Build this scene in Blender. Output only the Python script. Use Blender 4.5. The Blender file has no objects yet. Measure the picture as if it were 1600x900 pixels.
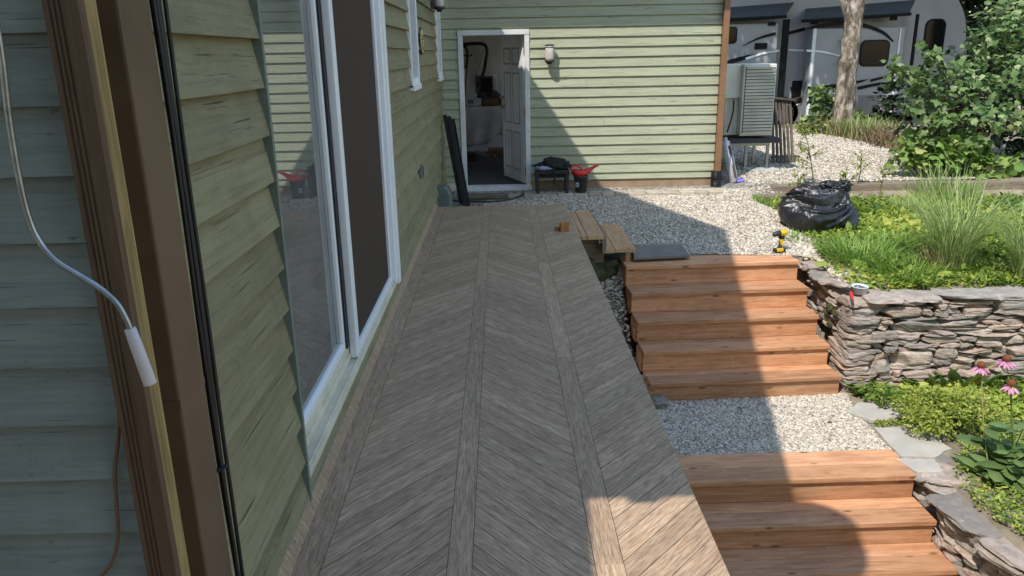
import bpy, math, random
import numpy as np
from mathutils import noise as mnoise, Vector
random.seed(7); rng = np.random.default_rng(7)
SC = bpy.context.scene
COL = SC.collection

# ------------------------------------------------------------------ camera, sky, sun, exposure
CAM_H, YAW, PITCH, ROLL, FPX = 1.6, 0.65, 16.9, -1.1, 1200.0
def _basis():
    y, p, r = map(math.radians, (YAW, PITCH, ROLL))
    f = np.array([math.sin(y)*math.cos(p), math.cos(y)*math.cos(p), -math.sin(p)])
    rt = np.array([math.cos(y), -math.sin(y), 0.0]); up = np.cross(rt, f)
    return f, rt*math.cos(r)+up*math.sin(r), up*math.cos(r)-rt*math.sin(r)
_F, _R, _U = _basis()
_C = np.array([0, 0, CAM_H])
cd = bpy.data.cameras.new("camera"); cam = bpy.data.objects.new("camera", cd); COL.objects.link(cam)
from mathutils import Matrix
cam.matrix_world = Matrix(((_R[0], _U[0], -_F[0], 0), (_R[1], _U[1], -_F[1], 0), (_R[2], _U[2], -_F[2], CAM_H), (0, 0, 0, 1)))
cd.sensor_width = 36; cd.lens = 36*FPX/1600; cd.clip_start = .05; cd.clip_end = 1000
SC.camera = cam

SUN_D = np.array([.42, .58, -1.0])                       # direction the sunlight travels
_sd = Vector(SUN_D).normalized()
EL = math.asin(-_sd.z); AZ = math.atan2(-_sd.x, -_sd.y)
w = bpy.data.worlds.new("World"); SC.world = w; w.use_nodes = True
nt = w.node_tree; bg = nt.nodes["Background"]
sky = nt.nodes.new("ShaderNodeTexSky"); sky.sky_type = 'NISHITA'; sky.sun_disc = False
sky.sun_elevation = EL; sky.sun_rotation = AZ % (2*math.pi); sky.air_density = 1.7; sky.dust_density = 0.5; sky.ozone_density = 1.0
nt.links.new(sky.outputs[0], bg.inputs[0]); bg.inputs[1].default_value = 0.15
sl = bpy.data.lights.new("sun", 'SUN'); sl.energy = 2.5; sl.angle = math.radians(.5); sl.color = (1, .95, .86)
so = bpy.data.objects.new("sun", sl); COL.objects.link(so); so.rotation_euler = _sd.to_track_quat('-Z', 'Y').to_euler(); so.location = (-4, -4, 12)
SC.view_settings.view_transform = 'Standard'; SC.view_settings.look = 'None'
SC.view_settings.exposure = 0.95; SC.view_settings.gamma = 1.0
SC.view_settings.use_curve_mapping = False
SC.cycles.max_bounces = 6; SC.cycles.diffuse_bounces = 4; SC.cycles.glossy_bounces = 3; SC.cycles.transparent_max_bounces = 8
SC.cycles.use_denoising = True

# survey helpers: a sight line from the photo's viewpoint met with a plane gives a real point of the place
def _ray(x, y): return _F + _R*(x-800)/FPX - _U*(y-450)/FPX
def on_z(x, y, z): d = _ray(x, y); return _C + d*(z-CAM_H)/d[2]
def on_y(x, y, Y): d = _ray(x, y); return _C + d*Y/d[1]
def on_x(x, y, X): d = _ray(x, y); return _C + d*X/d[0]

# ------------------------------------------------------------------ mesh builder
class MB:
    def __init__(s): s.V = []; s.Q = {}; s.G = []; s.Rn = []; s.n = 0; s.order = []
    def add(s, v, faces, gc=None, r=None, smooth=False):
        v = np.asarray(v, float).reshape(-1, 3); k = len(v)
        s.V.append(v); s.G.append(v if gc is None else np.asarray(gc, float).reshape(-1, 3))
        if r is None: r = random.random()
        s.Rn.append(np.full(k, r) if np.isscalar(r) else np.asarray(r, float))
        if isinstance(faces, np.ndarray): s.order.append((faces+s.n, smooth))
        else:
            by = {}
            for f in faces: by.setdefault(len(f), []).append(f)
            for L in by.values(): s.order.append((np.array(L, int)+s.n, smooth))
        s.n += k; return s
    def box(s, c, size, R=None, along=0, r=None):
        hx, hy, hz = np.array(size, float)/2
        l = np.array([[x, y, z] for z in (-hz, hz) for y in (-hy, hy) for x in (-hx, hx)])
        F = [(0, 2, 3, 1), (4, 5, 7, 6), (0, 1, 5, 4), (2, 6, 7, 3), (0, 4, 6, 2), (1, 3, 7, 5)]
        p = l if R is None else l @ np.asarray(R).T
        g = np.roll(l, -along, axis=1) + rng.uniform(-40, 40, 3)
        return s.add(p+np.asarray(c, float), F, g, r)
    def bar(s, a, b, wd, th, up=(0, 0, 1), r=None):
        a = np.asarray(a, float); b = np.asarray(b, float); d = b-a; L = np.linalg.norm(d); d /= L
        u = np.asarray(up, float)
        if abs(d @ u) > .95: u = np.array([0, 1.0, 0])
        sd = np.cross(u, d); sd /= np.linalg.norm(sd); u = np.cross(d, sd)
        return s.box((a+b)/2, (L, wd, th), np.stack([d, sd, u], 1), 0, r)
    def tube(s, pts, rad, n=8, r=None, cap=True, smooth=True):
        P = np.asarray(pts, float); m = len(P)
        rad = np.full(m, rad) if np.isscalar(rad) else np.asarray(rad, float)
        T = np.gradient(P, axis=0); T /= np.linalg.norm(T, axis=1)[:, None]+1e-9
        u = np.cross(T[0], (0, 0, 1.0)); 
        if np.linalg.norm(u) < .1: u = np.cross(T[0], (0, 1.0, 0))
        u /= np.linalg.norm(u); vs = []; gs = []; ln = 0
        ang = np.linspace(0, 2*math.pi, n, endpoint=False); off = rng.uniform(-40, 40, 3)
        for i in range(m):
            u = u-T[i]*(u @ T[i]); u /= np.linalg.norm(u); v = np.cross(T[i], u)
            if i: ln += np.linalg.norm(P[i]-P[i-1])
            vs.append(P[i]+rad[i]*(np.cos(ang)[:, None]*u+np.sin(ang)[:, None]*v))
            gs.append(np.stack([np.full(n, ln), rad[i]*np.cos(ang), rad[i]*np.sin(ang)], 1)+off)
        F = [(i*n+j, i*n+(j+1) % n, (i+1)*n+(j+1) % n, (i+1)*n+j) for i in range(m-1) for j in range(n)]
        s.add(np.concatenate(vs), F, np.concatenate(gs), r, smooth)
        if cap:
            s.add(vs[0], [tuple(range(n))[::-1]], gs[0], r); s.add(vs[-1], [tuple(range(n))], gs[-1], r)
        return s
    def lathe(s, prof, c, R=None, n=16, r=None, smooth=True):
        ang = np.linspace(0, 2*math.pi, n, endpoint=False)
        v = np.array([[p[0]*math.cos(a), p[0]*math.sin(a), p[1]] for p in prof for a in ang])
        if R is not None: v = v @ np.asarray(R).T
        m = len(prof)
        F = [(i*n+j, i*n+(j+1) % n, (i+1)*n+(j+1) % n, (i+1)*n+j) for i in range(m-1) for j in range(n)]
        F += [tuple(range(n))[::-1], tuple(range((m-1)*n, m*n))]
        return s.add(v+np.asarray(c, float), F, None, r, smooth)
    def prism(s, poly, o, ux, uy, h, r=None):
        o = np.asarray(o, float); ux = np.asarray(ux, float); uy = np.asarray(uy, float); nrm = np.cross(ux, uy); nrm /= np.linalg.norm(nrm)
        a = np.array([o+ux*p[0]+uy*p[1] for p in poly]); k = len(a)
        v = np.concatenate([a, a+nrm*h]); g = np.array([[p[0], p[1], z] for z in (0, h) for p in poly])+rng.uniform(-40, 40, 3)
        F = [tuple(range(k))[::-1], tuple(range(k, 2*k))]+[(i, (i+1) % k, k+(i+1) % k, k+i) for i in range(k)]
        return s.add(v, F, g, r)
    def inst(s, bv, bf, pos, M, r=None, smooth=False):     # many copies of one small shape inside ONE mesh
        N = len(pos); bv = np.asarray(bv, float); bf = np.asarray(bf, int); k = len(bv)
        v = np.einsum('nij,kj->nki', M, bv)+np.asarray(pos)[:, None, :]
        f = (bf[None]+(np.arange(N)*k)[:, None, None]).reshape(-1, bf.shape[1])
        if r is None: r = rng.random(N)
        return s.add(v.reshape(-1, 3), f, np.tile(bv, (N, 1))+np.repeat(rng.uniform(-9, 9, (N, 3)), k, 0), np.repeat(r, k), smooth)
    def build(s, name, mat, parent=None, at=None, bevel=0, seg=2):
        me = bpy.data.meshes.new(name); o = bpy.data.objects.new(name, me); COL.objects.link(o)
        org = np.zeros(3)
        if at is not None: org = np.asarray(at, float)
        elif parent is not None: org = np.array(parent['_o'])
        V = np.concatenate(s.V)-org
        lens = np.concatenate([np.full(len(f), f.shape[1]) for f, _ in s.order]); li = np.concatenate([f.ravel() for f, _ in s.order])
        me.vertices.add(len(V)); me.vertices.foreach_set('co', V.ravel())
        me.loops.add(len(li)); me.loops.foreach_set('vertex_index', li.astype(np.int32))
        me.polygons.add(len(lens)); st = np.concatenate([[0], np.cumsum(lens)[:-1]])
        me.polygons.foreach_set('loop_start', st.astype(np.int32)); me.polygons.foreach_set('loop_total', lens.astype(np.int32))
        sm = np.concatenate([np.full(len(f), q) for f, q in s.order]); me.polygons.foreach_set('use_smooth', sm)
        a = me.attributes.new('gc', 'FLOAT_VECTOR', 'POINT'); a.data.foreach_set('vector', np.concatenate(s.G).ravel())
        a = me.attributes.new('rnd', 'FLOAT', 'POINT'); a.data.foreach_set('value', np.concatenate(s.Rn))
        me.update(calc_edges=True); me.validate()
        me.materials.append(mat)
        if bevel:
            b = o.modifiers.new('bevel', 'BEVEL'); b.width = bevel; b.segments = seg; b.limit_method = 'ANGLE'
        if parent is not None: o.parent = parent
        elif at is not None: o.location = org
        _orig[o.name] = org
        o['_o'] = [float(x) for x in org]
        return o
_orig = {}
def thing(name, label, cat, loc, group=None):
    o = bpy.data.objects.new(name, None); COL.objects.link(o); o.location = loc; o.empty_display_size = .1
    o['label'] = label; o['category'] = cat; o['_o'] = [float(x) for x in loc]
    if group: o['group'] = group
    return o
def tag(o, label, cat, group=None, kind=None):
    o['label'] = label; o['category'] = cat
    if group: o['group'] = group
    if kind: o['kind'] = kind
    return o
def struct(o): o['kind'] = 'structure'; return o
def Rz(a): c, q = math.cos(a), math.sin(a); return np.array([[c, -q, 0], [q, c, 0], [0, 0, 1.0]])
def Rx(a): c, q = math.cos(a), math.sin(a); return np.array([[1.0, 0, 0], [0, c, -q], [0, q, c]])
def Ry(a): c, q = math.cos(a), math.sin(a); return np.array([[c, 0, q], [0, 1.0, 0], [-q, 0, c]])
def frames(d, up, sc):                                    # N frames: local y along d, local z near up
    d = d/(np.linalg.norm(d, axis=1)[:, None]+1e-9); x = np.cross(d, up); x /= np.linalg.norm(x, axis=1)[:, None]+1e-9
    z = np.cross(x, d); sc = np.asarray(sc); sc = sc[:, None, None] if sc.ndim == 1 else sc[:, None, :]
    return np.stack([x, d, z], 2)*sc
def rand_dirs(n):
    v = rng.normal(size=(n, 3)); return v/np.linalg.norm(v, axis=1)[:, None]
def bez(p, n=12):
    P = np.asarray(p, float); out = []                    # Catmull-Rom through the points
    Q = np.vstack([2*P[0]-P[1], P, 2*P[-1]-P[-2]])
    for i in range(1, len(Q)-2):
        for t in np.linspace(0, 1, n, endpoint=False):
            a, b, c, d = Q[i-1:i+3]
            out.append(.5*((2*b)+(c-a)*t+(2*a-5*b+4*c-d)*t*t+(3*b-a-3*c+d)*t**3))
    out.append(P[-1]); return np.array(out)

# ------------------------------------------------------------------ materials
class NT:
    def __init__(s, name):
        s.m = bpy.data.materials.new(name); s.m.use_nodes = True; s.t = s.m.node_tree; s.b = s.t.nodes['Principled BSDF']; s.out = s.t.nodes['Material Output']
    def n(s, kind, **kw):
        x = s.t.nodes.new('ShaderNode'+kind)
        for k, v in kw.items(): setattr(x, k, v)
        return x
    def l(s, a, b): s.t.links.new(a, b)
    def attr(s, name): return s.n('Attribute', attribute_name=name)
    def coord(s, which, stretch=(1, 1, 1)):
        src = s.attr('gc').outputs['Vector'] if which == 'gc' else s.n('TexCoord').outputs['Object']
        mp = s.n('Mapping'); mp.inputs['Scale'].default_value = stretch; s.l(src, mp.inputs['Vector']); return mp.outputs[0]
    def noise(s, vec, scale, detail=5, rough=.55, dist=0):
        x = s.n('TexNoise'); x.inputs['Scale'].default_value = scale; x.inputs['Detail'].default_value = detail; x.inputs['Roughness'].default_value = rough; x.inputs['Distortion'].default_value = dist
        s.l(vec, x.inputs['Vector']); return x.outputs['Fac']
    def ramp(s, fac, cols, interp='LINEAR'):
        x = s.n('ValToRGB'); e = x.color_ramp.elements; x.color_ramp.interpolation = interp
        while len(e) < len(cols): e.new(.5)
        for i, (p, c) in enumerate(cols): e[i].position = p; e[i].color = (*c, 1)
        s.l(fac, x.inputs[0]); return x.outputs[0]
    def mix(s, fac, a, b, mode='MIX'):
        x = s.n('Mix', data_type='RGBA', blend_type=mode)
        for v, i in ((fac, 0), (a, 6), (b, 7)):
            if hasattr(v, 'links'): s.l(v, x.inputs[i])
            else: x.inputs[i].default_value = v if i == 0 else (*v, 1)
        return x.outputs[2]
    def math(s, op, a, b=0.0, c=None):
        x = s.n('Math', operation=op)
        for i, v in enumerate((a, b) if c is None else (a, b, c)):
            if hasattr(v, 'links'): s.l(v, x.inputs[i])
            else: x.inputs[i].default_value = v
        return x.outputs[0]
    def mr(s, v, a, b, c, d):
        x = s.n('MapRange'); s.l(v, x.inputs[0])
        for i, q in enumerate((a, b, c, d)): x.inputs[i+1].default_value = q
        return x.outputs[0]
    def bump(s, h, strength=.3, dist=.01):
        x = s.n('Bump'); x.inputs['Strength'].default_value = strength; x.inputs['Distance'].default_value = dist
        s.l(h, x.inputs['Height']); s.l(x.outputs[0], s.b.inputs['Normal'])
    def base(s, c): s.l(c, s.b.inputs['Base Color'])
    def set(s, rough=.6, metal=0, spec=.5):
        s.b.inputs['Roughness'].default_value = rough; s.b.inputs['Metallic'].default_value = metal; s.b.inputs['Specular IOR Level'].default_value = spec; return s
    def vary(s, col, amt, attr='rnd'):                    # value variation per piece
        v = s.mr(s.attr(attr).outputs['Fac'], 0, 1, 1-amt, 1+amt)
        x = s.n('HueSaturation'); s.l(v, x.inputs['Value']); s.l(col, x.inputs['Color']); return x.outputs[0]
def simple(name, cols, scale=8, rough=.6, metal=0, spec=.5, bump=.0, bscale=None, which='obj', stretch=(1, 1, 1), rnd=0, detail=5, dist=.01):
    if isinstance(cols, tuple): cols = [(.3, tuple(c*.8 for c in cols)), (.7, tuple(c*1.15 for c in cols))]
    t = NT(name).set(rough, metal, spec); v = t.coord(which, stretch)
    f = t.noise(v, scale, detail); c = t.ramp(f, cols)
    if rnd: c = t.vary(c, rnd)
    t.base(c)
    if bump: t.bump(t.noise(v, bscale or scale*3, 4), bump, dist)
    return t.m
def wood(name, dark, mid, light, scale=1.0, rough=.65, rnd=.15, knots=True, bump=.15, dirty=0):
    t = NT(name).set(rough, 0, .35); v = t.coord('gc', (1.2*scale, 14*scale, 14*scale))
    f = t.noise(v, 2.2, 7, .62, .9); c = t.ramp(f, [(.28, dark), (.5, mid), (.74, light)])
    v2 = t.coord('gc', (3*scale, 90*scale, 90*scale)); f2 = t.noise(v2, 2, 3)
    c = t.mix(t.mr(f2, .4, .7, 0, .35), c, dark)
    v3 = t.coord('gc', (1, 1, 1)); blot = t.noise(v3, 2.3, 3); c = t.mix(t.mr(blot, .5, .75, 0, .4), c, light)
    if knots:
        vo = t.n('TexVoronoi'); vo.inputs['Scale'].default_value = 1.0; t.l(t.coord('gc', (3.2, 9, 9)), vo.inputs['Vector'])
        k = t.mr(vo.outputs['Distance'], .06, .15, 1, 0); c = t.mix(t.math('MULTIPLY', k, .8), c, tuple(x*.28 for x in dark))
    if dirty:                                              # scuffs, water marks, darker heartwood bands
        d1 = t.noise(t.coord('gc', (1.6, 5, 5)), 1.7, 6, .7); c = t.mix(t.mr(d1, .50, .72, 0, dirty), c, tuple(x*.75 for x in dark))
        d2 = t.noise(t.coord('gc', (9, 3, 3)), 1.3, 5, .75); c = t.mix(t.mr(d2, .60, .70, 0, dirty*.6), c, tuple(x*1.15 for x in light))
    c = t.vary(c, rnd); t.base(c); t.bump(f2, bump, .004); return t.m
def leafmat(name, a, b, c3=None, trans=.35, rough=.5):
    t = NT(name).set(rough, 0, .4); r = t.attr('rnd').outputs['Fac']
    col = t.ramp(r, [(0, a), (.6, b), (1, c3 or b)])
    t.base(col); tr = t.n('BsdfTranslucent'); t.l(col, tr.inputs[0]); mx = t.n('MixShader'); mx.inputs[0].default_value = trans
    t.l(t.b.outputs[0], mx.inputs[1]); t.l(tr.outputs[0], mx.inputs[2]); t.l(mx.outputs[0], t.out.inputs[0]); return t.m
def siding_mat(name, base, dirt, stain=.5, vamt=.055):
    t = NT(name).set(.62, 0, .3); g = t.coord('gc', (1, 1, 1))
    f = t.noise(t.coord('gc', (1.0, 22, 22)), 2.5, 6, .6, .5)            # raised grain under the paint
    c = t.ramp(f, [(.3, tuple(x*.80 for x in base)), (.5, base), (.75, tuple(x*1.15 for x in base))])
    big = t.noise(g, 2.6, 6, .65); c = t.mix(t.mr(big, .48, .70, 0, stain), c, dirt)
    sp = t.noise(t.coord('gc', (9, 30, 30)), 3, 5, .7); sp2 = t.noise(g, 5, 3)
    c = t.mix(t.math('MULTIPLY', t.mr(sp, .6, .68, 0, 1), t.mr(sp2, .5, .62, 0, .75)), c, tuple(x*.38 for x in dirt))
    ck = t.noise(t.coord('gc', (1.3, 60, 60)), 2.0, 2); c = t.mix(t.mr(ck, .66, .70, 0, .8), c, tuple(x*.3 for x in dirt))
    vo = t.n('TexVoronoi'); vo.inputs['Scale'].default_value = 1; t.l(t.coord('gc', (1.7, 5, 5)), vo.inputs['Vector'])
    rings = t.math('SINE', t.math('MULTIPLY', vo.outputs['Distance'], 70)); kf = t.mr(vo.outputs['Distance'], .05, .5, .5, 0)
    c = t.mix(t.math('MULTIPLY', t.mr(rings, .4, 1, 0, .85), kf), c, tuple(x*.5 for x in base))
    sk = t.noise(t.coord('gc', (5.0, 48, 48)), 2.4, 7, .72); c = t.mix(t.math('MULTIPLY', t.mr(sk, .56, .70, 0, 1), stain*.6), c, tuple(x*.5 for x in dirt))
    vs = t.noise(t.coord('gc', (9, 3.0, 3)), 1.7, 6, .7); c = t.mix(t.math('MULTIPLY', t.mr(vs, .52, .68, 0, 1), max(0, stain-.2)*.3), c, tuple(x*.6 for x in dirt))
    c = t.vary(c, vamt); t.base(c)
    h = t.math('ADD', f, t.math('MULTIPLY', rings, t.math('MULTIPLY', kf, .5))); t.bump(t.math('ADD', h, t.math('MULTIPLY', sk, .8)), .6, .004); return t.m
def gravel_mat(name, cols, scale, bump=.9):
    t = NT(name).set(.85, 0, .25); v = t.coord('obj'); nz = t.n('TexNoise'); nz.inputs['Scale'].default_value = 9; t.l(v, nz.inputs['Vector'])
    va = t.n('VectorMath', operation='MULTIPLY_ADD'); t.l(nz.outputs['Color'], va.inputs[0]); va.inputs[1].default_value = (.05,)*3; t.l(v, va.inputs[2])
    vo = t.n('TexVoronoi'); vo.inputs['Scale'].default_value = scale; t.l(va.outputs[0], vo.inputs['Vector'])
    sep = t.n('SeparateColor'); t.l(vo.outputs['Color'], sep.inputs[0])
    c = t.ramp(sep.outputs[0], cols); c = t.mix(t.mr(vo.outputs['Distance'], .35, .75, 0, .75), c, tuple(x*.3 for x in cols[0][1]))
    big = t.noise(v, 1.3, 5); c = t.mix(t.mr(big, .5, .75, 0, .3), c, cols[1][1]); t.base(c)
    t.bump(t.math('SUBTRACT', 1.0, vo.outputs['Distance']), bump, .015); return t.m

GRAV = [(0, (.17, .16, .145)), (.25, (.30, .265, .22)), (.5, (.42, .38, .32)), (.75, (.50, .465, .41)), (1, (.60, .565, .51))]
M = {}
M['gravel'] = gravel_mat('pale_gravel', GRAV, 42)
_t = NT('pebbles').set(.8, 0, .3); _c = _t.ramp(_t.attr('rnd').outputs['Fac'], [(0, (.24, .22, .195)), (.2, (.40, .345, .28)), (.4, (.49, .415, .325)), (.65, (.56, .50, .41)), (1, (.70, .64, .55))]); _t.base(_c); M['pebble'] = _t.m
M['soil'] = simple('soil', [(.3, (.13, .10, .07)), (.55, (.26, .22, .16)), (.8, (.33, .30, .20))], 4, .95, bump=.6, bscale=30)
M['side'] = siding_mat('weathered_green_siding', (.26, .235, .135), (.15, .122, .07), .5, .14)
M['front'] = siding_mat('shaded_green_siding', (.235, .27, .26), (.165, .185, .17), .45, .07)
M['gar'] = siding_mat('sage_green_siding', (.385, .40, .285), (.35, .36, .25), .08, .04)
M['white'] = simple('white_vinyl', [(.3, (.84, .85, .87)), (.7, (.88, .89, .90))], 3, .35)
M['trim'] = simple('white_paint', [(.35, (.62, .62, .62)), (.7, (.78, .78, .78))], 5, .5, bump=.05)
M['sill'] = simple('beige_sill', (.66, .60, .46), 5, .8)
M['brown'] = wood('brown_trim', (.08, .048, .030), (.115, .070, .044), (.15, .095, .06), rough=.5, knots=False, rnd=.05)
M['brownsun'] = simple('sunlit_brown_downspout', (.26, .135, .07), 4, .45, which='obj')  # lighter copy of the downspout brown, sunlight put into the colour
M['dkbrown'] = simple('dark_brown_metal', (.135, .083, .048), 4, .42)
M['yellow'] = wood('bare_yellow_wood', (.14, .09, .035), (.32, .22, .085), (.44, .32, .14), 1.3, knots=False)
M['black'] = simple('black_rubber', (.012, .012, .014), 9, .45)
M['blackmat'] = simple('black_plastic', (.022, .023, .026), 9, .55, bump=.1)
M['char'] = simple('charcoal_metal', (.035, .035, .04), 9, .5)
M['steel'] = simple('galvanised_steel', [(.3, (.26, .27, .29)), (.7, (.42, .43, .45))], 30, .36, metal=1)
M['grip'] = simple('white_plastic_grip', (.62, .58, .62), 5, .45)
M['screen'] = simple('brown_screen_mesh', (.075, .056, .044), 300, .85, spec=.1)
M['cedar'] = wood('fresh_cedar', (.33, .155, .076), (.53, .27, .138), (.66, .385, .23), rnd=.2, dirty=.5)
M['pine'] = wood('pale_plank', (.36, .19, .095), (.56, .33, .18), (.66, .43, .26), rnd=.10)
M['block'] = wood('orange_block', (.25, .10, .035), (.38, .17, .06), (.48, .25, .10), rnd=.05, knots=False)
M['endgrain'] = wood('end_grain', (.45, .28, .13), (.55, .38, .19), (.65, .46, .25), rnd=.08, knots=False)
M['oldwood'] = wood('weathered_timber', (.10, .075, .055), (.21, .16, .12), (.30, .24, .19), rnd=.1)
M['slat'] = wood('dark_slat', (.05, .04, .03), (.11, .085, .065), (.17, .135, .11), rnd=.15)
M['foundation'] = simple('tan_foundation', [(.3, (.26, .17, .10)), (.7, (.36, .26, .17))], 6, .9, bump=.4, bscale=40)
M['concrete'] = simple('concrete', [(.3, (.34, .33, .31)), (.7, (.5, .49, .46))], 9, .9, bump=.3, bscale=60)
M['paver'] = simple('tan_paver', [(.3, (.34, .28, .21)), (.7, (.52, .45, .36))], 7, .9, rnd=.18, bump=.4, bscale=60, which='gc')
M['slate'] = simple('slate_slab', [(.3, (.155, .14, .125)), (.7, (.22, .20, .18))], 5, .75, bump=.3, bscale=25)
M['flag'] = simple('grey_flagstone', [(.3, (.37, .34, .30)), (.7, (.47, .435, .385))], 5, .85, bump=.4, bscale=20)
def stone_mat(name, cols):
    t = NT(name).set(.88, 0, .25); v = t.coord('obj'); c = t.ramp(t.attr('rnd').outputs['Fac'], cols, 'LINEAR')
    f = t.noise(v, 14, 7, .68); c = t.mix(t.mr(f, .36, .60, .55, 0), c, (.16, .14, .125))
    li = t.noise(v, 9, 6, .7); c = t.mix(t.mr(li, .60, .68, 0, .55), c, (.52, .50, .45))
    st = t.noise(t.coord('obj', (3, 3, 60)), 2, 4); c = t.mix(t.mr(st, .5, .75, 0, .4), c, (.15, .13, .12))
    mo = t.noise(v, 2.1, 5, .7); c = t.mix(t.mr(mo, .68, .74, 0, .7), c, (.10, .11, .03)); t.base(c)
    t.bump(t.math('ADD', f, t.math('MULTIPLY', st, .7)), .55, .012); return t.m
M['stone'] = stone_mat('dry_stone', [(0, (.22, .20, .185)), (.3, (.36, .31, .27)), (.5, (.46, .335, .265)), (.7, (.37, .335, .305)), (.88, (.49, .36, .29)), (1, (.52, .45, .375))])
def mosscol(name, a, b, s=14): return simple(name, [(.35, a), (.65, b)], s, .95, bump=.7, bscale=60)
M['moss'] = mosscol('moss', (.03, .034, .014), (.09, .088, .034))  # moss colour darkened to carry the shade under the plank steps
M['bark'] = None
t = NT('mottled_dappled_bark').set(.9, 0, .2); v = t.coord('obj', (1, 1, .45)); f = t.noise(v, 9, 6, .65, .4); c = t.ramp(f, [(.36, (.06, .048, .036)), (.48, (.17, .135, .10)), (.57, (.37, .31, .25)), (.7, (.58, .53, .46))])  # bark mottling, its contrast raised to carry dappled sunlight
t.base(c); t.bump(t.noise(t.coord('obj', (1, 1, .25)), 30, 5), .9, .03); M['bark'] = t.m
M['twig'] = simple('brown_twig', (.12, .085, .05), 20, .85)
M['leaf'] = leafmat('bush_leaf', (.06, .12, .035), (.19, .29, .10), (.46, .51, .25), .42)
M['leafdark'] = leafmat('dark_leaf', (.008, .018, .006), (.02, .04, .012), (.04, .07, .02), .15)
M['leaflime'] = leafmat('lime_leaf', (.15, .23, .03), (.30, .36, .06), (.45, .46, .12), .4)
M['leaflow'] = leafmat('vine_leaf', (.12, .24, .05), (.27, .39, .10), (.48, .48, .20), .4)
M['grassg'] = leafmat('grass_blade', (.13, .26, .04), (.27, .43, .08), (.45, .55, .17), .45)
M['grassp'] = leafmat('pale_grass_blade', (.22, .33, .08), (.38, .48, .17), (.55, .60, .28), .45)
M['straw'] = leafmat('dry_straw', (.15, .10, .055), (.31, .235, .13), (.44, .37, .22), .2, .8)
M['iris'] = leafmat('iris_leaf', (.07, .17, .05), (.16, .29, .08), (.48, .42, .14), .3)
M['cover'] = leafmat('ground_cover_leaf', (.07, .15, .025), (.30, .41, .06), (.60, .60, .14), .42)
M['box'] = leafmat('shrub_leaf', (.14, .22, .03), (.32, .38, .06), (.52, .53, .13), .35)
M['petal'] = leafmat('pink_petal', (.60, .18, .36), (.72, .32, .50), (.78, .45, .60), .3)
M['cone'] = simple('orange_flower_cone', (.20, .06, .015), 60, .8, bump=.8, bscale=200)
M['rv'] = simple('rv_grey_white', [(.35, (.27, .275, .30)), (.7, (.31, .315, .34))], 2, .35)
M['rvlow'] = simple('rv_grey_skirt', (.16, .155, .165), 3, .4)
M['rvwhite'] = simple('rv_white_stripe', (.75, .78, .82), 3, .35)
M['rvblack'] = simple('rv_black', (.006, .006, .007), 3, .6, spec=.2)
M['awning'] = simple('awning_fabric', (.055, .055, .06), 12, .8)
M['darkglass'] = simple('tinted_glass', (.006, .006, .007), 3, .12, spec=.2)
M['tyre'] = simple('tyre', (.018, .018, .018), 20, .8)
M['rim'] = simple('alloy_rim', (.45, .45, .46), 9, .35, metal=.8)
M['hvac'] = simple('beige_steel', (.66, .64, .57), 3, .45)
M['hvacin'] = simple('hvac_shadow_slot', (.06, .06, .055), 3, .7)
M['red'] = simple('red_plastic', (.65, .03, .03), 4, .35)
M['pail'] = simple('dark_grey_plastic', (.06, .06, .062), 4, .5)
M['yel'] = simple('yellow_plastic', (.75, .48, .01), 6, .4)
M['clear'] = simple('cloudy_plastic', (.55, .58, .58), 12, .3)
M['cloth'] = simple('black_cloth', (.018, .018, .02), 14, .9, bump=.6, bscale=40)
M['jeans'] = simple('pale_denim', (.32, .36, .44), 14, .9, bump=.4, bscale=60)
M['foil'] = simple('pearly_package', [(.35, (.55, .45, .52)), (.5, (.75, .72, .76)), (.65, (.35, .55, .62))], 3, .25, metal=.5)
M['blue'] = simple('blue_plastic', (.06, .07, .45), 4, .4)
M['greygreen'] = simple('grey_green_plastic', (.16, .20, .17), 4, .6)
M['amber'] = simple('pale_lamp_glass', (.55, .48, .46), 5, .25)
M['plaque'] = simple('gold_plaque', [(.4, (.48, .42, .14)), (.6, (.60, .54, .22))], 40, .5)
M['pinkbrown'] = simple('brown_wood_stool', (.20, .11, .06), 9, .6)
M['intwall'] = simple('garage_drywall', (.68, .63, .62), 2, .9)
M['intfloor'] = simple('garage_floor', (.07, .065, .065), 6, .85)
M['tarp'] = simple('pale_dust_sheet', (.62, .58, .56), 4, .75, bump=.3, bscale=9)
M['clutter'] = simple('dark_clutter', (.05, .045, .045), 9, .6)
M['paper'] = simple('white_paper', (.7, .7, .7), 4, .8)
M['door'] = simple('door_paint', (.78, .77, .78), 3, .45)
M['moulding'] = simple('door_moulding', (.38, .37, .38), 4, .5)
M['brass'] = simple('brass', (.50, .36, .14), 9, .3, metal=.9)
M['roof'] = simple('dark_shingle', (.05, .048, .046), 14, .9, bump=.4, bscale=40)
M['card'] = simple('dull_curtain', (.20, .19, .18), 3, .9)
# glass
t = NT('pane_glass'); gl = t.n('BsdfGlossy'); gl.inputs['Roughness'].default_value = .0; gl.inputs['Color'].default_value = (.93, .95, .95, 1)
tr = t.n('BsdfTransparent'); tr.inputs[0].default_value = (.80, .84, .83, 1); fr = t.n('Fresnel'); fr.inputs[0].default_value = 7.0
mx = t.n('MixShader'); t.l(fr.outputs[0], mx.inputs[0]); t.l(tr.outputs[0], mx.inputs[1]); t.l(gl.outputs[0], mx.inputs[2]); df = t.n('BsdfDiffuse'); df.inputs[0].default_value = (.7, .72, .72, 1); m2 = t.n('MixShader'); t.l(t.mr(t.noise(t.coord('obj'), 3, 5), .3, .7, .06, .13), m2.inputs[0]); t.l(mx.outputs[0], m2.inputs[1]); t.l(df.outputs[0], m2.inputs[2]); t.l(m2.outputs[0], t.out.inputs[0]); M['glass'] = t.m
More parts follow.
